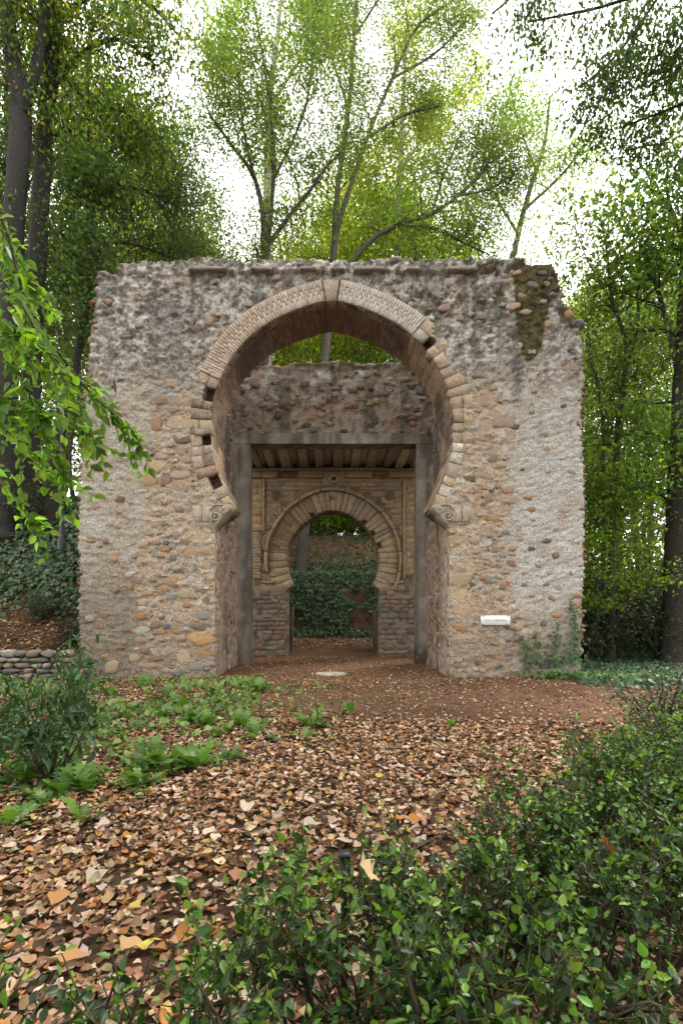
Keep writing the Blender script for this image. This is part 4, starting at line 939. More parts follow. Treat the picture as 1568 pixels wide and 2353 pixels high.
ivy_face('ivy curtain hanging on the low wall behind the small arch', 11000, (-3.6, 3.4), (.3, 3.0), lambda x: 20.35+0*x, .10, 37)
HC = [((.08, .15, .025), 3), ((.12, .19, .035), 3), ((.17, .24, .05), 1.5), ((.05, .10, .02), 2)]
ivy_ground('green_seedlings', 6500, (-6.5, .6), (4.2, 9.9), .075, lambda x, y: sstep(.40, .56, fbm(x*1.1, y*1.1, o=3, s=36))*sstep(.3, -1.2, x-.32*(y-7)+.6), 36, 'low green seedlings and herbs among the leaves on the left', HC, lift=.14)
def vine(label, pts, n, seed, wid=.05, D=D0):
    r = np.random.default_rng(seed); P = catmull(A([(fx(a), D-.06, fz(b_)) for a, b_ in pts]), 30)
    t = thing('ivy_vine', label, 'ivy', P[0])
    v, f = tube(P, np.linspace(.011, .004, len(P)), 5); put('stem', mesh_raw('stem', v, f, M_BARK, np.broadcast_to(A([.10, .07, .045]), (len(v), 3))), t)
    i = (r.random(n)**1.4*(len(P)-1)).astype(int); fal = 1-i/len(P)*.75
    c = P[i]+np.c_[r.normal(size=n)*wid*fal*1.6, -.02-.05*r.random(n), r.normal(size=n)*.05]; nn = norm(np.c_[.4*r.normal(size=n), -np.ones(n), .2+.4*r.normal(size=n)])
    d = norm(np.c_[r.normal(size=n)*.6, -.2*np.ones(n), -1+.5*r.normal(size=n)]); L = .085*r.uniform(.5, 1.1, n)*(.55+.45*fal)
    mb = MB(); mb.add(*cloud(T_ivy(), c, d, nn, L, L, pick([((.035, .085, .025), 3), ((.06, .12, .035), 2)], n, r))); put('leaves', mb.mesh('leaves', M_IVY), t)
vine('tallest ivy vine climbing the right edge of the gateway', [(1318, 1520), (1316, 1480), (1318, 1440), (1313, 1405), (1304, 1375)], 150, 1, .07)
vine('ivy vine left of the tallest one, halfway up to the dark stone', [(1270, 1525), (1272, 1490), (1275, 1455), (1277, 1430)], 90, 2, .055)
vine('short ivy vine growing below the plaque on the right pier', [(1228, 1525), (1230, 1495), (1226, 1470), (1220, 1448)], 60, 3, .04)
vine('short curved ivy vine nearest the plaque at foot of pier', [(1206, 1528), (1206, 1500), (1200, 1480), (1190, 1465)], 55, 4, .045)

# ------------------------------------------------------------------ herbs
def T_acanthus(k):
    r = np.random.default_rng(500+k); n = 11; v = []; f = []
    for i in range(n):
        t = i/(n-1); env = math.sin(math.pi*min(1, .12+t*.92))**.7*.36; w = env*(1.15 if i % 2 else .5)
        zz = .55*t-.75*t*t; v += [(t, 0, zz), (t+(.07 if i % 2 else -.02), w, zz+.05*w-.25*w*w+.02*(r.random()-.5)), (t+(.07 if i % 2 else -.02), -w, zz+.05*w-.25*w*w)]
    for i in range(n-1):
        a, b_ = 3*i, 3*i+3; f += [[a, b_, b_+1], [a, b_+1, a+1], [a, b_+2, b_], [a, a+2, b_+2]]
    return A(v, float), A(f)
ACA = [T_acanthus(k) for k in range(3)]
def herb(k, n, L0, lean=.5, pal=None):
    r = np.random.default_rng(600+k); root = thing('acanthus_plant', 'x', 'plant', (0, 0, 0), local=True); mb = MB()
    a = np.arange(n)*2.4+r.random(n); el = r.uniform(.25, 1.0, n); d = np.c_[np.cos(a)*np.cos(el), np.sin(a)*np.cos(el), np.sin(el)]
    up = np.c_[-np.cos(a)*np.sin(el), -np.sin(a)*np.sin(el), np.cos(el)]; st = L0*r.uniform(.25, .6, n)
    c = d*st[:, None]*.8; mbs = MB()
    for i in range(n):
        v, f = tube([(0, 0, -.02), c[i]*.6+A([0, 0, .02]), c[i]], [.007, .006, .004], 4); mbs.add(v, f, (.09, .14, .04))
    put('stems', mbs.mesh('stems', M_PLANT), root)
    pal = pal or [((.07, .15, .025), 3), ((.11, .20, .035), 2), ((.05, .11, .02), 2)]
    L = L0*r.uniform(.55, 1.15, n)
    for t in range(3):
        q = np.arange(n) % 3 == t
        if q.any(): mb.add(*cloud(ACA[t], c[q], d[q], up[q], L[q], L[q]*.95, pick(pal, q.sum(), r)))
    put('leaves', mb.mesh('leaves', M_PLANT), root); return root
HERB = [herb(0, 9, .24), herb(1, 7, .2), herb(2, 12, .28), herb(3, 6, .16, pal=[((.12, .2, .045), 2), ((.07, .14, .03), 2)])]
first = [True]*4
def plant(k, px, py, s, label, group=None):
    d = CH*F/(py-VY)
    for _ in range(3): d = (CH-float(terrain(fx(px, d), d)))*F/(py-VY)
    x = fx(px, d); loc = (x, d, float(terrain(x, d))-.01)
    if first[k]:
        first[k] = False; o = HERB[k]; o.location = loc; o.rotation_euler = (0, 0, random.uniform(0, 6)); o.scale = (s, s, s); o['label'] = label
        if group: o['group'] = group
        return o
    return copy_tree(HERB[k], loc, random.uniform(0, 6), s, label, group)
for k, px, py, s, lab in ((2, 455, 1765, .8, 'broad clump of lobed green leaves nearest the open litter'), (0, 520, 1755, .7, 'lobed green plant on the right of the broad clump'), (0, 592, 1700, 1.0, 'upright lobed plant between the clump and the path'), (3, 600, 1665, .9, 'light green seedling behind the upright lobed plant'),
                          (2, 715, 1672, .8, 'bushy green plant with a tall shoot beside the path'), (1, 800, 1640, .9, 'low ivy like plant at the edge of the bare path'), (0, 320, 1812, .9, 'glossy dark leaved plant in front of the broad clump'), (2, 25, 1900, .55, 'large crinkled leaved plant at the left edge of the picture'),
                          (0, 110, 1855, .6, 'large lobed plant under the dark laurel shrub'), (1, 1035, 1672, .55, 'tiny light green seedling alone on the open litter right'), (1, 190, 1890, .8, 'small lobed plant right of the one under the laurel'), (2, 590, 1590, .8, 'green leafy plant nearest the left pier corner'), (3, 650, 1905, .4, 'tiny seedling standing alone in the middle of the litter')):
    plant(k, px, py, s, lab)
i = 0
while i < 180:
    px, py = random.uniform(0, 720), random.uniform(1568, 1830)
    lim = 700-(py-1570)*1.35
    if px > lim and random.random() > .06: continue
    plant(random.choice((0, 1, 1, 3, 3, 3)), px, py, random.uniform(.5, 1.0), 'low lobed green plant among the leaves left of the path', 'green herbs among the leaves'); i += 1
# ------------------------------------------------------------------ clipped hedge
HG = thing('clipped_hedge', 'small leaved clipped hedge running diagonally across the near ground', 'hedge', (0, 1.2, 0))
r = np.random.default_rng(77)
HL, HW = 6.4, .80
def hedge_pt(s, w): p = HA-HD*.95+HD*s+HN*w; return p
mbs = MB(); tips = []
for i in range(420):
    s_ = HL*r.random()**1.35; w = r.uniform(.04, HW); p = hedge_pt(s_, w); hh = .55+.05*math.sin(s_*2.1)+.06*r.normal()
    p0 = A([*p, 0.0]); P = [p0]; d = A([.25*r.normal(), .25*r.normal(), 1.0])
    for k in range(5): d = d+.25*r.normal(size=3)*A([1, 1, .2]); P.append(P[-1]+norm(d)*hh/5)
    P = A(P); v, f = tube(P, np.linspace(.009, .003, 6), 4); mbs.add(v, f, A([.075, .055, .04])*r.uniform(.6, 1.2))
    for k in range(9):
        q = P[2+k % 4]+(P[3+k % 3]-P[2+k % 4])*r.random(); e = norm(A([r.normal(), r.normal(), .55+.5*r.normal()]))*r.uniform(.08, .19); T = q+A([[0, 0, 0]])+np.linspace(0, 1, 4)[:, None]*e+np.linspace(0, 1, 4)[:, None]**2*A([0, 0, .04])
        v, f = tube(T, [.0035, .003, .0025, .0015], 3); mbs.add(v, f, (.08, .075, .04)); tips.append((T[0], T[-1]))
put('stems', mbs.mesh('stems', M_BARK), HG)
T0 = A([t[0] for t in tips]); T1 = A([t[1] for t in tips])
nL = 43000; i = r.integers(0, len(T0), nL); tt = r.random(nL)**.7; c = T0[i]+(T1[i]-T0[i])*tt[:, None]+.014*r.normal(size=(nL, 3))
keep = (c[:, 2] > .10+.25*r.random(nL)) & (c[:, 2] < .84); c = c[keep]; i = i[keep]; nL = len(c)
dd = norm(T1[i]-T0[i]); d = norm(dd*.5+rdir(nL, r)*.9); nn = norm(rdir(nL, r)*.8+A([0, 0, 1.0])); L = .028*r.uniform(.5, 1.35, nL)
col = pick([((.028, .070, .010), 4), ((.048, .105, .014), 3), ((.014, .032, .007), 3.5), ((.026, .048, .017), .8)], nL, r)  # dark greens carry part of the hedge's shade in the leaf colour
lit_growth = (tt[keep] > .72) & (r.random(nL) < .75) & (c[:, 2] > .44); col[lit_growth] = pick([((.095, .185, .024), 3), ((.14, .235, .032), 2)], int(lit_growth.sum()), r)  # new growth on upper tips, its colour lightened to paint in a lit top
dist = np.linalg.norm(c-A([0, 0, CH]), axis=1); vis = (c[:, 1] > .35) & (np.abs(c[:, 0]/np.maximum(c[:, 1], .1)) < .72)
order = np.argsort(-(L/dist)*vis*(c[:, 2] > .35)); one = order[:300]; rest = order[300:]
LM = mesh_raw('leaf', *T_leaf(), M_GLOSS1, None, True)
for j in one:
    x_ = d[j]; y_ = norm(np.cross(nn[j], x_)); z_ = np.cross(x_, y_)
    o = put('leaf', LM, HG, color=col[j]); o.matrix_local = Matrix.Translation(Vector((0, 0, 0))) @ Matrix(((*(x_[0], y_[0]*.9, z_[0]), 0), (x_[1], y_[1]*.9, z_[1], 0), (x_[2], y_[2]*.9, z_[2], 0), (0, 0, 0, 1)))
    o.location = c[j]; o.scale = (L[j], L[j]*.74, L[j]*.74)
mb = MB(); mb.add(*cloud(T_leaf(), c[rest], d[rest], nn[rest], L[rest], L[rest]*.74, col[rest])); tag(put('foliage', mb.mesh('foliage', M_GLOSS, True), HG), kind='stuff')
# wire and stake along the far side of the hedge
P = catmull(A([(*(hedge_pt(s_, -.13)), .30+.02*math.sin(s_*3)) for s_ in np.linspace(-.3, 4.2, 10)]), 40); v, f = tube(P, .0035, 5)
tag(put('fence_wire', mesh_raw('fence_wire', v, f, M_METAL, np.broadcast_to(A([.03, .03, .03]), (len(v), 3)))), 'thin black wire strung along the far side of the hedge', 'wire')
sp = hp(790, 1995, 1.72); sx, sy = sp[0], 1.72
v, f = box(sx-.011, sx+.011, sy-.011, sy+.011, -.05, float(sp[2])+.04)
v2, f2 = box(sx-.02, sx+.02, sy-.02, sy+.02, float(sp[2])+.04, float(sp[2])+.055); mb = MB(); mb.add(v, f, (.012, .012, .012)); mb.add(v2, f2, (.02, .02, .02))
tag(put('fence_stake', mb.mesh('fence_stake', M_METAL)), 'short black stake carrying the wire behind the hedge', 'stake')

# ------------------------------------------------------------------ trees
G_DARK = [((.035, .058, .02), 4), ((.052, .08, .026), 3), ((.026, .04, .016), 2)]
G_MID = [((.07, .10, .03), 4), ((.10, .135, .036), 3), ((.05, .07, .024), 2), ((.16, .18, .04), .9)]
G_LIGHT = [((.09, .15, .028), 4), ((.13, .19, .03), 3), ((.06, .1, .022), 2), ((.22, .21, .035), 1)]
G_YEL = [((.15, .18, .026), 4), ((.26, .24, .03), 3), ((.32, .27, .03), 1.2), ((.09, .14, .022), 3)]
def build_tree(root, limbs, seed, nsub=14, sublen=2.4, up=.35, nleaf=9000, leaf=(.13, .075), pal=G_MID, spread=.42, droop=.35, bark=(.10, .085, .07), t0=.3, keep=True, tpl=None, tw=3, crown='crown', flat=.6, mat=None, sides=9):
    r = np.random.default_rng(seed); mt = MB(); anch = []
    for li, (P, R) in enumerate(limbs):
        P = A(P, float); n0 = len(P); Q = catmull(np.c_[P, A(R, float)], 6*n0); P, R = Q[:, :3], np.maximum(Q[:, 3], .006)
        if li == 0: P[1:] += (r.normal(size=P[1:].shape)*.04*R[1:, None])
        v, f = tube(P, R, sides if li == 0 else 6, .10); mt.add(v, f, A(bark)*(.75+.5*fbm(v[:, 0]*3, v[:, 1]*3, v[:, 2]*.6, o=3, s=seed))[:, None])
        seg = np.linalg.norm(np.diff(P, axis=0), axis=1); Ls = np.concatenate([[0], np.cumsum(seg)]); tot = Ls[-1]
        ns = max(3, int(nsub*(1.0 if li == 0 else .7)))
        for k in range(ns):
            t = (t0 if li == 0 else .3)+(1-(t0 if li == 0 else .3))*(k+r.random())/ns; i = min(len(P)-2, int(np.searchsorted(Ls, t*tot)))
            tg = norm(P[i+1]-P[max(0, i-1)]); d = norm(tg*.35+norm(r.normal(size=3)*A([1, 1, .35]))*1.0+A([0, 0, up])); L = sublen*(1.15-.55*t)*r.uniform(.6, 1.25)
            q = [P[i]]; rr = [min(R[i]*.55, .012*L+.012)]
            for j in range(4): d = norm(d+.28*r.normal(size=3)+A([0, 0, .10*up-droop*.12*j])); q.append(q[-1]+d*L/4); rr.append(rr[0]*(1-.22*(j+1)))
            v, f = tube(q, rr, 4); mt.add(v, f, A(bark)*.75)
            anch += q[2:]
            for j in range(tw):
                b0 = q[1+j % 4]; e = norm(d*.5+r.normal(size=3)+A([0, 0, up*.5-droop*.4]))*L*r.uniform(.25, .5); q2 = [b0, b0+e*.55, b0+e+A([0, 0, -droop*.12*L])]
                v, f = tube(q2, [rr[-1]*.9, rr[-1]*.6, rr[-1]*.3], 3); mt.add(v, f, A(bark)*.7); anch += q2[1:]
    put('trunk', mt.mesh('trunk', M_BARK, True), root, keep=keep)
    if nleaf:
        An = A(anch); ncl = max(8, nleaf//9); ci = r.integers(0, len(An), ncl); cc = An[ci]+r.normal(size=(ncl, 3))*spread*A([1, 1, flat]); cf = r.uniform(.7, 1.25, ncl)
        li = np.repeat(np.arange(ncl), 9); n = len(li); c = cc[li]+r.normal(size=(n, 3))*spread*.55*A([1, 1, flat])
        d = norm(rdir(n, r)*.8+A([0, 0, -droop])); nn = norm(rdir(n, r)*.75+A([0, 0, 1])); L = leaf[0]*r.uniform(.6, 1.3, n)
        mb = MB(); mb.add(*cloud(tpl or T_diamond(), c, d, nn, L, L*leaf[1]/leaf[0], pick(pal, n, r)*cf[li][:, None])); put(crown, mb.mesh(crown, mat or M_LEAF), root, keep=keep)
    return root
def hero(name, label, d, limbs, group=None, **kw):
    Ls = []
    for j, l in enumerate(limbs):
        dd = d if not isinstance(d, (list, tuple)) else d[j]
        P = [hp(a, b_, dd+(e[0] if e else 0)) for a, b_, w, *e in l]; R = [w*.5/F*dd for a, b_, w, *e in l]; Ls.append((A(P), R))
    P0 = Ls[0][0][0]; zg = float(terrain(P0[0], P0[1]))
    if P0[2] > zg:
        nxt = Ls[0][0][1]; Ls[0] = (np.vstack([[P0[0]+(P0[0]-nxt[0])*.15, P0[1], zg-.3], [P0[0]+(P0[0]-nxt[0])*.06, P0[1], zg+.25], Ls[0][0]]), [Ls[0][1][0]*1.7, Ls[0][1][0]*1.2]+list(Ls[0][1]))
    b0 = Ls[0][0][0]; root = thing(name, label, 'tree', (float(b0[0]), float(b0[1]), zg), group)
    return build_tree(root, Ls, **kw)

GREY = (.034, .031, .028)
hero('beech_tree', 'tall grey tree forking high up at the left edge', 15.0, [[(12,1100,54),(18,800,50),(35,480,46),(48,250,46),(20,60,32),(0,-160,26)], [(48,260,34),(84,150,26),(108,-20,20),(125,-200,16)], [(20,60,14),(80,-40,12),(180,-120,9),(280,-160,6)]],
     seed=41, nsub=12, sublen=3.0, nleaf=12000, leaf=(.14, .075), pal=G_MID, t0=.72, bark=GREY, droop=.7)
hero('beech_tree', 'tall straight grey trunk with a dark knot hole beside the forked one', 16.0, [[(66,1132,46),(74,800,41),(92,480,38),(108,250,35),(125,60,32),(138,-160,24)], [(112,220,12),(180,130,10),(270,90,8),(360,150,5)], [(125,60,14),(220,-20,11),(330,0,8),(410,80,5)], [(118,140,10),(200,230,8),(290,260,6),(350,330,4)], [(100,330,8),(160,300,6),(250,330,4)]],
     seed=42, nsub=15, sublen=2.2, nleaf=17000, leaf=(.14, .075), pal=[((.04, .085, .018), 4), ((.09, .14, .025), 3), ((.17, .19, .03), 2), ((.30, .25, .03), 1.0)], t0=.75, bark=GREY, droop=.9)
hero('yew_tree', 'dark feathery evergreen with two thin trunks behind the left grey trunks', 18.5, [[(212,900,20),(212,760,19),(215,500,18),(208,380,15),(200,200,11),(210,60,6)], [(178,900,15),(185,640,14),(198,480,12),(212,380,9),(250,250,5)], [(210,460,8),(300,430,7),(400,470,4)], [(212,560,7),(300,560,6),(420,600,3)], [(208,380,7),(290,330,6),(380,360,3)], [(190,620,6),(120,600,5),(60,640,3)]],
     seed=43, nsub=20, sublen=2.4, nleaf=17000, leaf=(.17, .05), pal=G_DARK, up=.1, droop=1.0, t0=.35, bark=(.05, .042, .036))
hero('leaning_tree', 'dark leaning trunk behind the street lamp', 15.2, [[(118,1090,28),(145,960,24),(168,860,20),(196,720,15),(215,560,10),(225,420,6)]], seed=44, nsub=10, sublen=1.8, nleaf=5000, leaf=(.15, .09), pal=G_DARK, t0=.55, bark=(.03, .026, .022))
hero('forked_tree', 'slender dark tree dividing just above the wall at centre left', 19.0, [[(609,640,15),(606,580,13),(602,480,12),(580,400,10),(530,330,8),(478,258,5)], [(609,600,11),(624,470,10),(628,320,8),(604,130,6),(580,0,4)], [(610,570,10),(660,500,9),(715,432,8),(745,388,6),(800,330,4)], [(600,470,8),(560,300,6),(545,150,4)], [(625,420,7),(700,250,6),(720,90,4)]],
     seed=45, nsub=15, sublen=2.5, nleaf=30000, leaf=(.115, .055), pal=G_MID, up=.5, t0=.35, bark=(.055, .047, .04))
hero('plane_tree', 'pale mottled trunk standing behind the forked dark tree', 24.0, [[(613,660,22),(614,450,19),(618,250,15),(640,50,10),(650,-80,7)], [(616,330,8),(560,200,6),(500,90,4)], [(622,240,8),(700,120,6),(770,10,4)]], seed=46, nsub=12, sublen=2.8, nleaf=11000, leaf=(.17, .09), pal=G_LIGHT, up=.4, t0=.3, bark=(.30, .27, .23))
hero('elm_tree', 'tall tree seen through the small arch, its stems spreading upward above the keystone', 21.6, [[(688,1348,30),(694,1260,27),(703,1170,25),(745,830,20),(762,640,18),(768,560,16),(775,440,13),(800,250,11),(815,60,9),(828,-120,6)], [(770,540,12),(800,440,11),(842,318,9),(900,180,8),(958,62,6),(1040,0,4)], [(842,318,7),(930,262,6),(1015,242,4)], [(900,180,6),(1000,120,5),(1080,40,3)], [(800,250,7),(760,120,5),(730,-30,4)], [(815,80,6),(880,-20,5),(930,-100,3)], [(757,690,12),(790,625,12),(815,592,12),(860,545,11),(920,514,11),(990,490,9),(1050,450,8),(1108,392,6),(1150,300,4)], [(930,515,8),(1000,524,7),(1060,555,5),(1125,585,3)], [(990,490,6),(1020,400,5),(1060,300,3)], [(1050,450,5),(1130,430,4),(1200,380,3)]],
     seed=47, nsub=18, sublen=2.4, nleaf=60000, leaf=(.115, .055), pal=G_MID, up=.5, t0=.5, bark=(.075, .065, .055))
hero('plane_tree', 'pale thin trunk seen through the branches right of centre', 26.0, [[(912,700,16),(915,480,13),(921,330,11),(930,150,8),(935,20,5)], [(918,400,6),(980,300,5),(1040,210,3)]], seed=49, nsub=12, sublen=3.0, nleaf=10000, leaf=(.18, .10), pal=G_YEL, up=.4, t0=.25, bark=(.32, .29, .25))
hero('hackberry_tree', 'slender two stemmed tree in the woods beside the right edge of gateway', 13.6, [[(1402,1400,17),(1404,1250,15),(1413,1089,13),(1419,973,12),(1433,872,11),(1437,800,9),(1422,736,8),(1405,693,7),(1396,600,5),(1380,500,3)], [(1438,840,8),(1464,752,7),(1464,670,6),(1470,560,5),(1500,450,3)], [(1419,985,6),(1460,920,5),(1510,850,4),(1560,800,3)], [(1464,700,5),(1530,640,4),(1590,600,3)], [(1404,693,4),(1350,600,3),(1320,520,2)]],
     seed=50, nsub=13, sublen=1.7, nleaf=10000, leaf=(.12, .065), pal=G_MID, up=.3, t0=.35, bark=(.055, .048, .042))
hero('hackberry_tree', 'thin sapling trunk between the gateway and the two stemmed tree', 14.2, [[(1384,1400,10),(1386,1200,10),(1384,1060,9),(1384,973,8),(1370,872,7),(1358,837,6),(1345,780,4)], [(1384,973,6),(1405,905,5),(1425,850,3)], [(1370,880,4),(1350,760,3),(1340,660,2)]], seed=51, nsub=12, sublen=1.5, nleaf=4500, leaf=(.12, .065), pal=G_MID, up=.3, t0=.3, bark=(.06, .052, .045))
hero('oak_tree', 'thick dark trunk at the right edge of the picture', 13.0, [[(1550,1482,58),(1556,1200,50),(1565,1000,44),(1578,700,40),(1590,400,34),(1600,100,26)], [(1568,900,14),(1520,700,10),(1470,560,7)], [(1580,600,12),(1540,480,9),(1480,420,6)], [(1562,1050,8),(1510,1000,6),(1450,990,4)], [(1556,1180,8),(1500,1120,6),(1440,1130,4)]],
     seed=52, nsub=15, sublen=2.0, nleaf=10000, leaf=(.14, .085), pal=[((.045, .085, .02), 4), ((.08, .13, .026), 3), ((.15, .19, .03), 1)], up=.15, droop=.6, t0=.25, bark=(.045, .04, .034))
hero('elm_tree', 'slim tree rising beyond the mossy corner of the wall', 23.0, [[(1170,700,15),(1185,560,13),(1215,440,11),(1250,330,8),(1262,220,5)], [(1205,480,7),(1290,400,6),(1340,330,4)], [(1190,540,7),(1130,430,5),(1110,330,4)], [(1230,390,6),(1190,280,4),(1170,190,3)]],
     seed=56, nsub=13, sublen=2.2, nleaf=15000, leaf=(.13, .065), pal=G_LIGHT, up=.4, t0=.4, bark=(.08, .07, .06))
hero('elm_tree', 'slim leaning tree above the left end of the wall', 20.5, [[(470,760,11),(425,590,9),(385,500,8),(345,420,6),(320,330,4)], [(425,590,6),(400,520,5),(410,430,4),(440,370,3)], [(470,700,6),(495,600,5),(440,550,4),(410,520,3)]],
     seed=57, nsub=11, sublen=1.9, nleaf=9000, leaf=(.12, .06), pal=G_MID, up=.4, t0=.5, bark=(.07, .06, .05))
# overhanging crown of a tree standing outside the picture at the right
hero('overhanging_tree', 'dark leafy branches hanging in from the upper right corner', 9.0, [[(2100,1500,60),(2080,800,54),(2040,300,46),(1980,-100,38),(1900,-400,30)], [(2040,250,20),(1850,60,15),(1680,10,11),(1520,-20,8),(1360,20,6),(1210,50,4)], [(1850,60,10),(1700,170,8),(1560,240,6),(1430,290,4)], [(1900,-200,16),(1700,-130,11),(1450,-110,8),(1250,-60,6),(1130,30,4)], [(2040,420,14),(1830,400,10),(1690,360,7),(1580,330,4)], [(1520,-20,7),(1420,120,5),(1330,200,3)], [(1680,10,8),(1600,120,6),(1510,170,3)]],
     seed=54, nsub=17, sublen=1.2, nleaf=21000, leaf=(.085, .045), pal=G_DARK, up=.0, droop=.9, t0=.8, bark=(.035, .03, .026), spread=.2)

# woods: a few kinds, each grown once and copied
def proto(name, seed, H, rad, nl, nleaf, pal, leaf, clear=.35, sp=3.2, up=.45, droop=.3, bark=(.07, .06, .05), nsub=9, **kw):
    r = np.random.default_rng(seed); root = thing(name, 'x', 'tree', (0, 0, 0), local=True)
    n = 9; t = np.linspace(0, 1, n); P = np.c_[np.cumsum(r.normal(size=n)*.16), np.cumsum(r.normal(size=n)*.16), t*H]; P[:, :2] -= P[0, :2]; P[0, 2] = -.5
    L = [(P, rad*(1-.88*t)+.02)]
    for k in range(nl):
        u = clear+(1-clear)*(k+.5*r.random())/nl*.95; a = k*2.4+r.random(); i = min(n-2, int(u*(n-1))); p = P[i]+(P[i+1]-P[i])*(u*(n-1)-i); l = sp*(1.1-.65*(u-clear)/(1-clear))*r.uniform(.7, 1.2)
        e = A([math.cos(a), math.sin(a), up]); q = [p, p+e*l*.35, p+e*l*.7+A([0, 0, .1*l*up]), p+e*l+A([0, 0, .22*l*up-droop*.1*l])]
        r0 = rad*(1-.85*u)*.5; L.append((q, [r0, r0*.75, r0*.5, r0*.25]))
    return build_tree(root, L, seed, nsub=nsub, sublen=sp*.55, up=up*.6, nleaf=nleaf, leaf=leaf, pal=pal, droop=droop, bark=bark, t0=clear, keep=False, tw=2, sides=7, **kw)
PR = [proto('woodland_tree', 71, 17, .20, 12, 17000, G_MID, (.145, .075), sp=3.4), proto('woodland_tree', 72, 16, .17, 12, 16000, G_YEL, (.15, .08), sp=3.2, bark=(.16, .14, .12)),
      proto('woodland_tree', 73, 18, .24, 14, 17000, G_DARK, (.145, .075), clear=.25, sp=3.6, droop=.7), proto('woodland_tree', 74, 15, .14, 11, 16000, G_LIGHT, (.15, .08), clear=.3, sp=3.0),
      proto('young_tree', 75, 6.5, .05, 9, 5600, G_LIGHT, (.12, .085), clear=.25, sp=1.5, up=.1, droop=.2, nsub=6, flat=.3), proto('young_tree', 76, 8, .07, 9, 6500, G_MID, (.115, .065), clear=.2, sp=1.7, up=.25)]
used = [False]*len(PR)
def wood(k, x, y, s, label, group):
    loc = (x, y, float(terrain(x, y))-.1)
    if not used[k]:
        used[k] = True; o = PR[k]; o.location = loc; o.scale = (s, s, s); o.rotation_euler = (0, 0, random.uniform(0, 6)); o['label'] = label; o['group'] = group; return
    copy_tree(PR[k], loc, random.uniform(0, 6), s*random.uniform(.92, 1.08), label, group)
KIND = ('green', 'yellowing', 'dark', 'light green', '', '')
LBL = {'L': ('leaved woodland tree in the dark wood left of the gateway', 'trees of the left wood'), 'B': ('leaved woodland tree rising behind the top of the gateway', 'trees behind the gateway'), 'R': ('leaved woodland tree in the wood right of the gateway', 'trees of the right wood')}
WOODS = [(2,-14.5,22,1.2,'L'),(2,-16,18,1.2,'L'),(0,-9.5,25,1.2,'L'),(2,-8.6,29,1.2,'L'),(1,-13,24,1.3,'L'),(2,-17,21,1.25,'L'),(0,-19,26,1.25,'L'),(1,-10.5,29,1.25,'L'),(2,-14.5,30,1.2,'L'),(0,-23,30,1.3,'L'),(2,-12.5,36,1.25,'L'),(0,-18,37,1.3,'L'),(2,-26,36,1.3,'L'),
         (3,-5.2,27,.95,'B'),(1,-2.6,29,1.1,'B'),(3,-.4,32,1.35,'B'),(1,2.2,29,1.35,'B'),(3,4.2,26,1.25,'B'),(1,6.4,30,1.3,'B'),(1,-8.6,38,1.25,'B'),(1,-4.0,40,1.3,'B'),(1,0,38,1.5,'B'),(0,3.8,37,1.5,'B'),(1,8.5,30,1.2,'B'),(3,7.5,25,1.15,'B'),(3,-7.4,33,1.05,'B'),(1,1.2,35,1.5,'B'),(1,5.2,36,1.5,'B'),
         (1,10.5,25,1.0,'R'),(3,13.2,21,.95,'R'),(3,13.5,26,1.05,'R'),(0,16,22,1.05,'R'),(1,11.5,31,1.1,'R'),(0,17,30,1.1,'R'),(0,20,26,1.1,'R'),(3,14,36,1.15,'R'),(2,21,34,1.2,'R'),(0,10,38,1.1,'R'),(2,25,30,1.2,'R')]
for k, x, y, s, g in WOODS: wood(k, x, y, s, KIND[k]+' '+LBL[g][0], KIND[k]+' '+LBL[g][1])
for k, x, y, s in ((4,6.6,13.2,.8),(4,8.8,15.5,.9),(5,10.5,17.2,1.0),(5,9.2,19.5,1.1),(4,12.5,17,1.1),(4,6.9,18.5,1.0)): wood(k, x, y, s, 'young leafy tree under the taller trees right of the gateway', 'young trees in the right wood')
for k, x, y, s in ((5,-9.5,17.5,.8),(4,-7.3,18.5,.9),(5,-12,16,.8),(4,-8.4,21,1.1),(4,-6.6,22,1.0),(5,-11,22,1.1)): wood(k, x, y, s, 'young leafy tree on the ivy bank left of the gateway', 'young trees on the left bank')
for k, x, y, s in ((4,-.9,31,1.1),(5,2.8,25.5,.9),(4,-2.4,26,1.0),(4,-3.6,24.5,.9),(5,-1.6,28,1.2),(5,1.2,28.5,1.2),(4,3.9,27,1.1)): wood(k, x, y, s, 'bright young tree on the bank behind the small arch', 'young trees behind the small arch')
# trees of the wood around the camera; the closest added to shade the hedge
for k, x, y, s in ((2,-11,4,1.1),(0,-12,-3,1.1),(2,9.5,1.5,1.1),(0,8,-5,1.1),(2,1.5,-8,1.1),(0,-5,-7,1.1),(2,13,7,1.0),(2,3.8,-3.2,1.0),(2,-2.8,-3.4,1.0),(2,.8,-4.4,1.0)): wood(k, x, y, s, 'woodland tree of the surrounding wood, outside the picture', 'trees around the clearing')

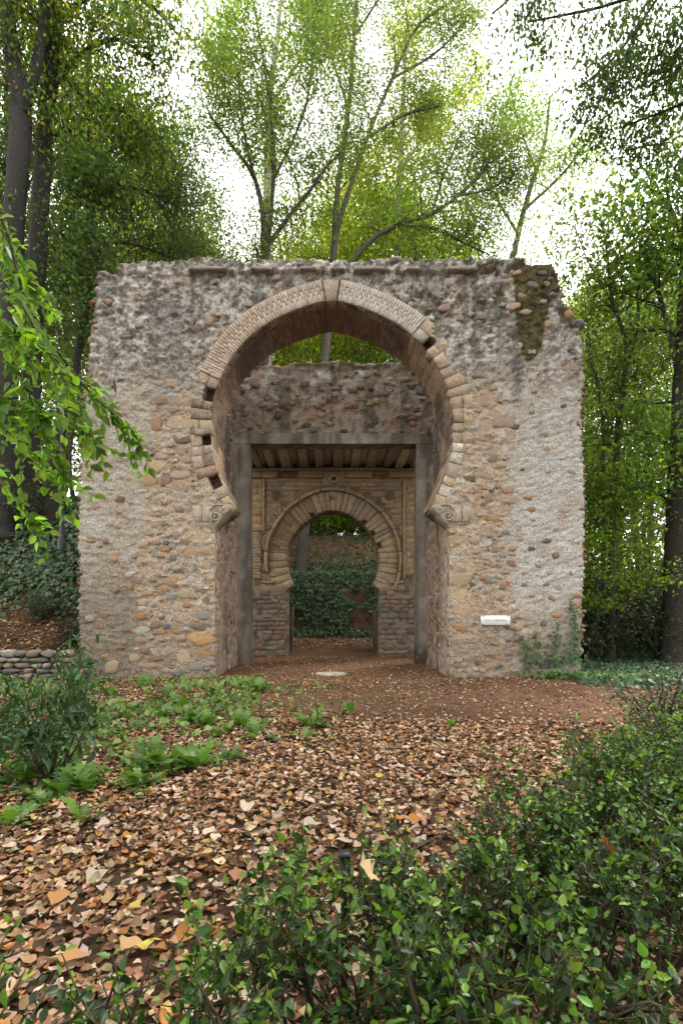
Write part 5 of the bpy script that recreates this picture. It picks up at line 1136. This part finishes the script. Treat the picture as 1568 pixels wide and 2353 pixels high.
# shrubs
def shrub(name, seed, H, W, nleaf, leaf, pal, mat, n=14, gap=.0):
    r = np.random.default_rng(seed); root = thing(name, 'x', 'shrub', (0, 0, 0), local=True); ms = MB(); an = []
    for i in range(n):
        a = r.uniform(0, 6.28); q = [A([.05*r.normal(), .05*r.normal(), -.05])]; d = A([math.cos(a)*W/H*.7*r.random(), math.sin(a)*W/H*.7*r.random(), 1.0]); h = H*r.uniform(.6, 1.05)
        for j in range(6): d = norm(d+.2*r.normal(size=3)); q.append(q[-1]+d*h/6)
        v, f = tube(q, np.linspace(.018, .005, 7)*H/1.2, 4); ms.add(v, f, (.06, .05, .035)); an += q[2:]
        for j in range(5):
            b0 = q[2+j % 5]; e = norm(r.normal(size=3)+A([0, 0, .4]))*W*.35*r.uniform(.4, 1); v, f = tube([b0, b0+e*.5, b0+e], [.006, .005, .003], 3); ms.add(v, f, (.06, .06, .03)); an += [b0+e*.5, b0+e]
    put('stems', ms.mesh('stems', M_BARK), root); An = A(an); i = r.integers(0, len(An), nleaf); c = An[i]+r.normal(size=(nleaf, 3))*leaf[0]*.7; c = c[c[:, 2] > gap]; n_ = len(c)
    d = norm(rdir(n_, r)+norm(c*A([1, 1, .2]))*.6+A([0, 0, -.15])); nn = norm(rdir(n_, r)*.7+A([0, 0, 1])); L = leaf[0]*r.uniform(.6, 1.3, n_); mb = MB()
    mb.add(*cloud(T_leaf(), c, d, nn, L, L*leaf[1]/leaf[0], pick(pal, n_, r))); put('foliage', mb.mesh('foliage', mat), root); return root
sh = shrub('laurel_shrub', 81, 1.12, .75, 620, (.10, .045), [((.028, .07, .022), 3), ((.045, .095, .03), 3), ((.02, .045, .016), 2)], M_GLOSS, 13); sh.location = (fx(112, 4.1), 4.1, 0); sh.scale = (.8, .8, .95); sh['label'] = 'dark glossy leaved laurel shrub among the herbs at left'
sh2 = copy_tree(sh, (fx(165, 5.6), 5.6, 0), 2.0, (.75, .75, 1.05), 'taller thin laurel sapling just behind the dark laurel shrub')
copy_tree(sh, (fx(-30, 4.6), 4.6, 0), 4.0, .75, 'dark laurel shrub cut by the left edge of the picture')
sg = shrub('weedy_shoot', 84, .55, .2, 130, (.035, .02), [((.10, .17, .04), 2), ((.07, .13, .03), 2)], M_PLANT, 4); sg.location = (fx(722, 5.9), 5.9, 0); sg['label'] = 'thin upright green shoot on the litter beside the path'
us_ = shrub('evergreen_shrub', 82, 2.2, 2.0, 2300, (.10, .05), [((.03, .055, .022), 4), ((.05, .08, .035), 2), ((.10, .08, .035), .7), ((.02, .035, .014), 2)], M_IVY, 26)
k = 0
for x, y, s in ((6.7,13.4,.9),(7.6,14.2,1.0),(8.8,13.4,1.0),(9.7,15,1.2),(8.2,16,1.2),(7.0,17,1.2),(10.8,14,1.1),(11.6,16,1.2),(6.2,15.6,1.0),(9.3,18,1.4),(12.2,18.5,1.4),(6.4,19.5,1.4),(10.6,20.5,1.5),(14,16.5,1.3),(14.5,20,1.5)):
    lab, gr = 'straggly dark evergreen shrub under the trees on the right', 'shrubs under the right wood'
    if k == 0: us_.location = (x, y, float(terrain(x, y))-.1); us_['label'] = lab; us_['group'] = gr; us_.scale = (s, s, s)
    else: copy_tree(us_, (x, y, float(terrain(x, y))-.1), random.uniform(0, 6), s, lab, gr)
    k += 1
for x, y, s in ((-6.1,12.2,.45),(-5.7,13.2,.6),(-7.2,12.4,.4),(-9,15,.7),(-6,17.5,1.0),(-10.5,18,1.1),(-13,20,1.4),(-7.8,19.6,1.2)): copy_tree(us_, (x, y, float(terrain(x, y))-.05), random.uniform(0, 6), s, 'dark evergreen shrub rising from the ivy bank on the left', 'shrubs on the left bank')
for x, y, s in ((-3.2,23.5,.8),(3.6,22.8,.9),(4.6,25.5,1.0)): copy_tree(us_, (x, y, float(terrain(x, y))-.05), random.uniform(0, 6), s, 'dark shrub on the bank behind the small arch', 'shrubs behind the small arch')
bb = shrub('leafy_bush', 85, 2.4, 2.6, 2600, (.13, .07), [((.16, .24, .035), 3), ((.22, .28, .04), 3), ((.10, .16, .03), 2)], M_LEAF, 22); k = 0
for x, y, s in ((-.6,26.6,1.0),(.9,27.2,1.1),(2.2,26.4,1.0),(-2.0,27,1.1),(.1,29,1.3),(1.8,29.5,1.3),(-1.4,30,1.4),(3.4,28.5,1.3),(-3.2,29,1.3)):
    lab, gr = 'bright green bush on top of the bank behind the small arch', 'bushes behind the small arch'
    if k == 0: bb.location = (x, y, float(terrain(x, y))-.1); bb['label'] = lab; bb['group'] = gr
    else: copy_tree(bb, (x, y, float(terrain(x, y))-.1), random.uniform(0, 6), s, lab, gr)
    k += 1
for x, y, s in ((1.6,-2.9,1.2),(-1.6,-2.9,1.2),(4.4,-2.4,1.3),(0,-3.4,1.3),(-4.2,-2.6,1.2)): copy_tree(us_, (x, y, -.05), random.uniform(0, 6), s, 'unseen evergreen shrub added behind the camera to shade the hedge', 'shrubs behind the camera')  # unseen shrubs put in to keep light off the near hedge
copy_tree(us_, (fx(1600, 4.6), 4.9, -.05), 1.0, (.42, .42, .45), 'dark shrub at the right edge behind the hedge')

# woods too far away to tell the trees apart
r = np.random.default_rng(91); n = 15000; x = r.uniform(-60, 60, n); y = r.uniform(46, 62, n); h = 6+12*r.random(n)**1.3*(.5+fbm(x*.15, y*.15, s=3)); z = terrain(x, y)+h*r.random(n)
d = rdir(n, r); L = r.uniform(.35, .8, n); mb = MB(); mb.add(*cloud(T_diamond(), np.c_[x, y, z], d, rdir(n, r), L, L*.7, pick(G_MID+[((.12, .15, .03), 2)], n, r)))
tag(put('distant_woods', mb.mesh('distant_woods', M_LEAF)), 'far wooded slope closing the view behind the trees', 'woods', None, 'stuff')

# near branch reaching in from the left
FB = thing('elm_tree', 'bright green leafy branch hanging in from the left edge', 'tree', (-5.2, 3.4, 0)); r = np.random.default_rng(95); mt = MB(); lv = []
def near(pts, d0, d1, w0, w1, nt=0, leaf=True):
    t = np.linspace(0, 1, len(pts)); P = catmull(A([hp(a, b_, d0+(d1-d0)*u) for (a, b_), u in zip(pts, t)]), 40); R = np.linspace(w0, w1, len(P)); v, f = tube(P, R, 5); mt.add(v, f, (.055, .045, .035))
    T = []
    for k in range(nt):
        i = int((.18+.8*k/nt)*(len(P)-2)); tg = norm(P[i+1]-P[i]); s = 1 if k % 2 else -1; e = norm(tg*.8+A([.35*r.normal(), .5*r.normal(), s*.45-.25]))*r.uniform(.18, .42); q = P[i]+np.linspace(0, 1, 6)[:, None]*e+np.linspace(0, 1, 6)[:, None]**2*A([0, 0, -.07]); v, f = tube(q, np.linspace(.0035, .0015, 6), 4); mt.add(v, f, (.06, .055, .03)); T.append(q)
    if leaf:
        for q in T+[P[len(P)//3:]]:
            m = 11 if len(q) == 6 else 22
            for k in range(m):
                i = min(len(q)-2, int(k/m*(len(q)-1))); tg = norm(q[i+1]-q[i]); s = 1 if k % 2 else -1; sd = norm(np.cross(tg, A([0, .4, 1])))
                dd = norm(tg*.7+sd*s*.85+.3*r.normal(size=3)+A([0, 0, -.08])); lv.append((q[i]+(q[i+1]-q[i])*r.random(), dd, norm(A([.45*r.normal(), -.9+.4*r.normal(), .75])), r.uniform(.055, .105)))
near([(-260,380),(-20,470),(60,690),(150,830),(210,905),(260,950),(300,985),(332,1035)], 3.5, 3.7, .016, .002, 12)
near([(-200,500),(0,640),(90,770),(150,880),(180,940),(195,990)], 3.3, 3.4, .01, .002, 11)
near([(-200,300),(-60,420),(20,560),(70,640),(100,700)], 3.7, 3.8, .01, .002, 9)
near([(-220,700),(-40,760),(40,850),(90,960),(130,1040),(180,1140)], 3.8, 4.0, .008, .002, 11)
near([(-220,850),(-60,930),(40,1010),(110,1080),(150,1110)], 3.9, 4.1, .008, .002, 9)
near([(-200,600),(-80,700),(30,780),(120,890),(200,1000),(230,1010)], 3.9, 4.0, .008, .002, 11)
near([(-220,1000),(-40,1060),(60,1180),(90,1200)], 4.2, 4.4, .006, .002, 6)
near([(-160,420),(-40,540),(20,600),(60,640),(120,700)], 3.9, 4.1, .007, .002, 10)
near([(-160,620),(-30,720),(40,760),(100,800),(150,850)], 3.6, 3.7, .007, .002, 10)
near([(-160,760),(-30,880),(30,920),(80,950),(120,960)], 3.7, 3.9, .007, .002, 9)
base = hp(-260, 380, 3.5); P = catmull(A([(-5.2, 3.4, -.2), (-5.1, 3.4, 1.5), (-4.9, 3.45, 3.2), (-4.2, 3.5, 4.5), (base[0], base[1], base[2])]), 24); v, f = tube(P, np.linspace(.16, .02, len(P)), 8, .08); mt.add(v, f, (.09, .08, .07))
for a, b_, d_ in ((-200,500,3.3),(-200,300,3.7),(-220,700,3.8),(-220,850,3.9),(-200,600,3.9),(-220,1000,4.2)):
    e = hp(a, b_, d_); s0 = A([-5.0, 3.42, max(2.2, e[2]-.6)]); v, f = tube([s0, (s0+e)/2+A([0, 0, .1]), e], [.03, .018, .009], 5); mt.add(v, f, (.07, .06, .05))
put('trunk', mt.mesh('trunk', M_BARK, True), FB)
NL = mesh_raw('leaf', *T_leaf(), M_LEAF1); lv = [l for l in lv if l[0][0]/l[0][1] > -.72]; print('near leaves', len(lv)); rest = []
order = sorted(lv, key=lambda l: -l[3]/l[0][1])
cols = pick([((.10, .18, .026), 4), ((.14, .235, .035), 3), ((.065, .12, .02), 3)], len(order), r, .2)
for k, (c, d, nn, L) in enumerate(order):
    if k < 300:
        y_ = norm(np.cross(nn, d)); z_ = np.cross(d, y_); o = put('leaf', NL, FB, color=cols[k]); o.matrix_local = Matrix(((d[0], y_[0], z_[0], 0), (d[1], y_[1], z_[1], 0), (d[2], y_[2], z_[2], 0), (0, 0, 0, 1))); o.location = c; o.scale = (L, L*.8, L*.8)
    else: rest.append(k)
if rest:
    q = rest; mb = MB(); mb.add(*cloud(T_leaf(), A([order[k][0] for k in q]), A([order[k][1] for k in q]), A([order[k][2] for k in q]), A([order[k][3] for k in q]), A([order[k][3] for k in q])*.8, cols[q])); tag(put('foliage', mb.mesh('foliage', M_LEAF), FB), kind='stuff')
v, f = T_dead(2); o = put('leaf', mesh_raw('leaf', v, f, M_LITTER1), FB, hp(262, 870, 3.6), (.045, .035, .02)); o.scale = (.13, .06, .06); o.rotation_euler = (.3, 1.5, 0)

# ------------------------------------------------------------------ labels that single out look-alikes by their order in the row
ORD = ['leftmost', 'second from the left', 'third from the left', 'fourth from the left', 'fifth from the left', 'sixth from the left', 'seventh from the left', 'eighth from the left', 'ninth from the left', 'tenth from the left', 'eleventh from the left', 'twelfth from the left', 'thirteenth from the left', 'fourteenth from the left', 'fifteenth from the left', 'sixteenth from the left']
grp = {}
for o in COL.objects:
    if o.parent is None and 'group' in o and o['group'] not in ('green herbs among the leaves', 'trees around the clearing', 'shrubs behind the camera'): grp.setdefault(o['label'], []).append(o)
for lab, os_ in grp.items():
    if 1 < len(os_) <= 16:
        for k, o in enumerate(sorted(os_, key=lambda q: q.location.x/max(q.location.y, .1))): o['label'] = lab + ', ' + ORD[k]
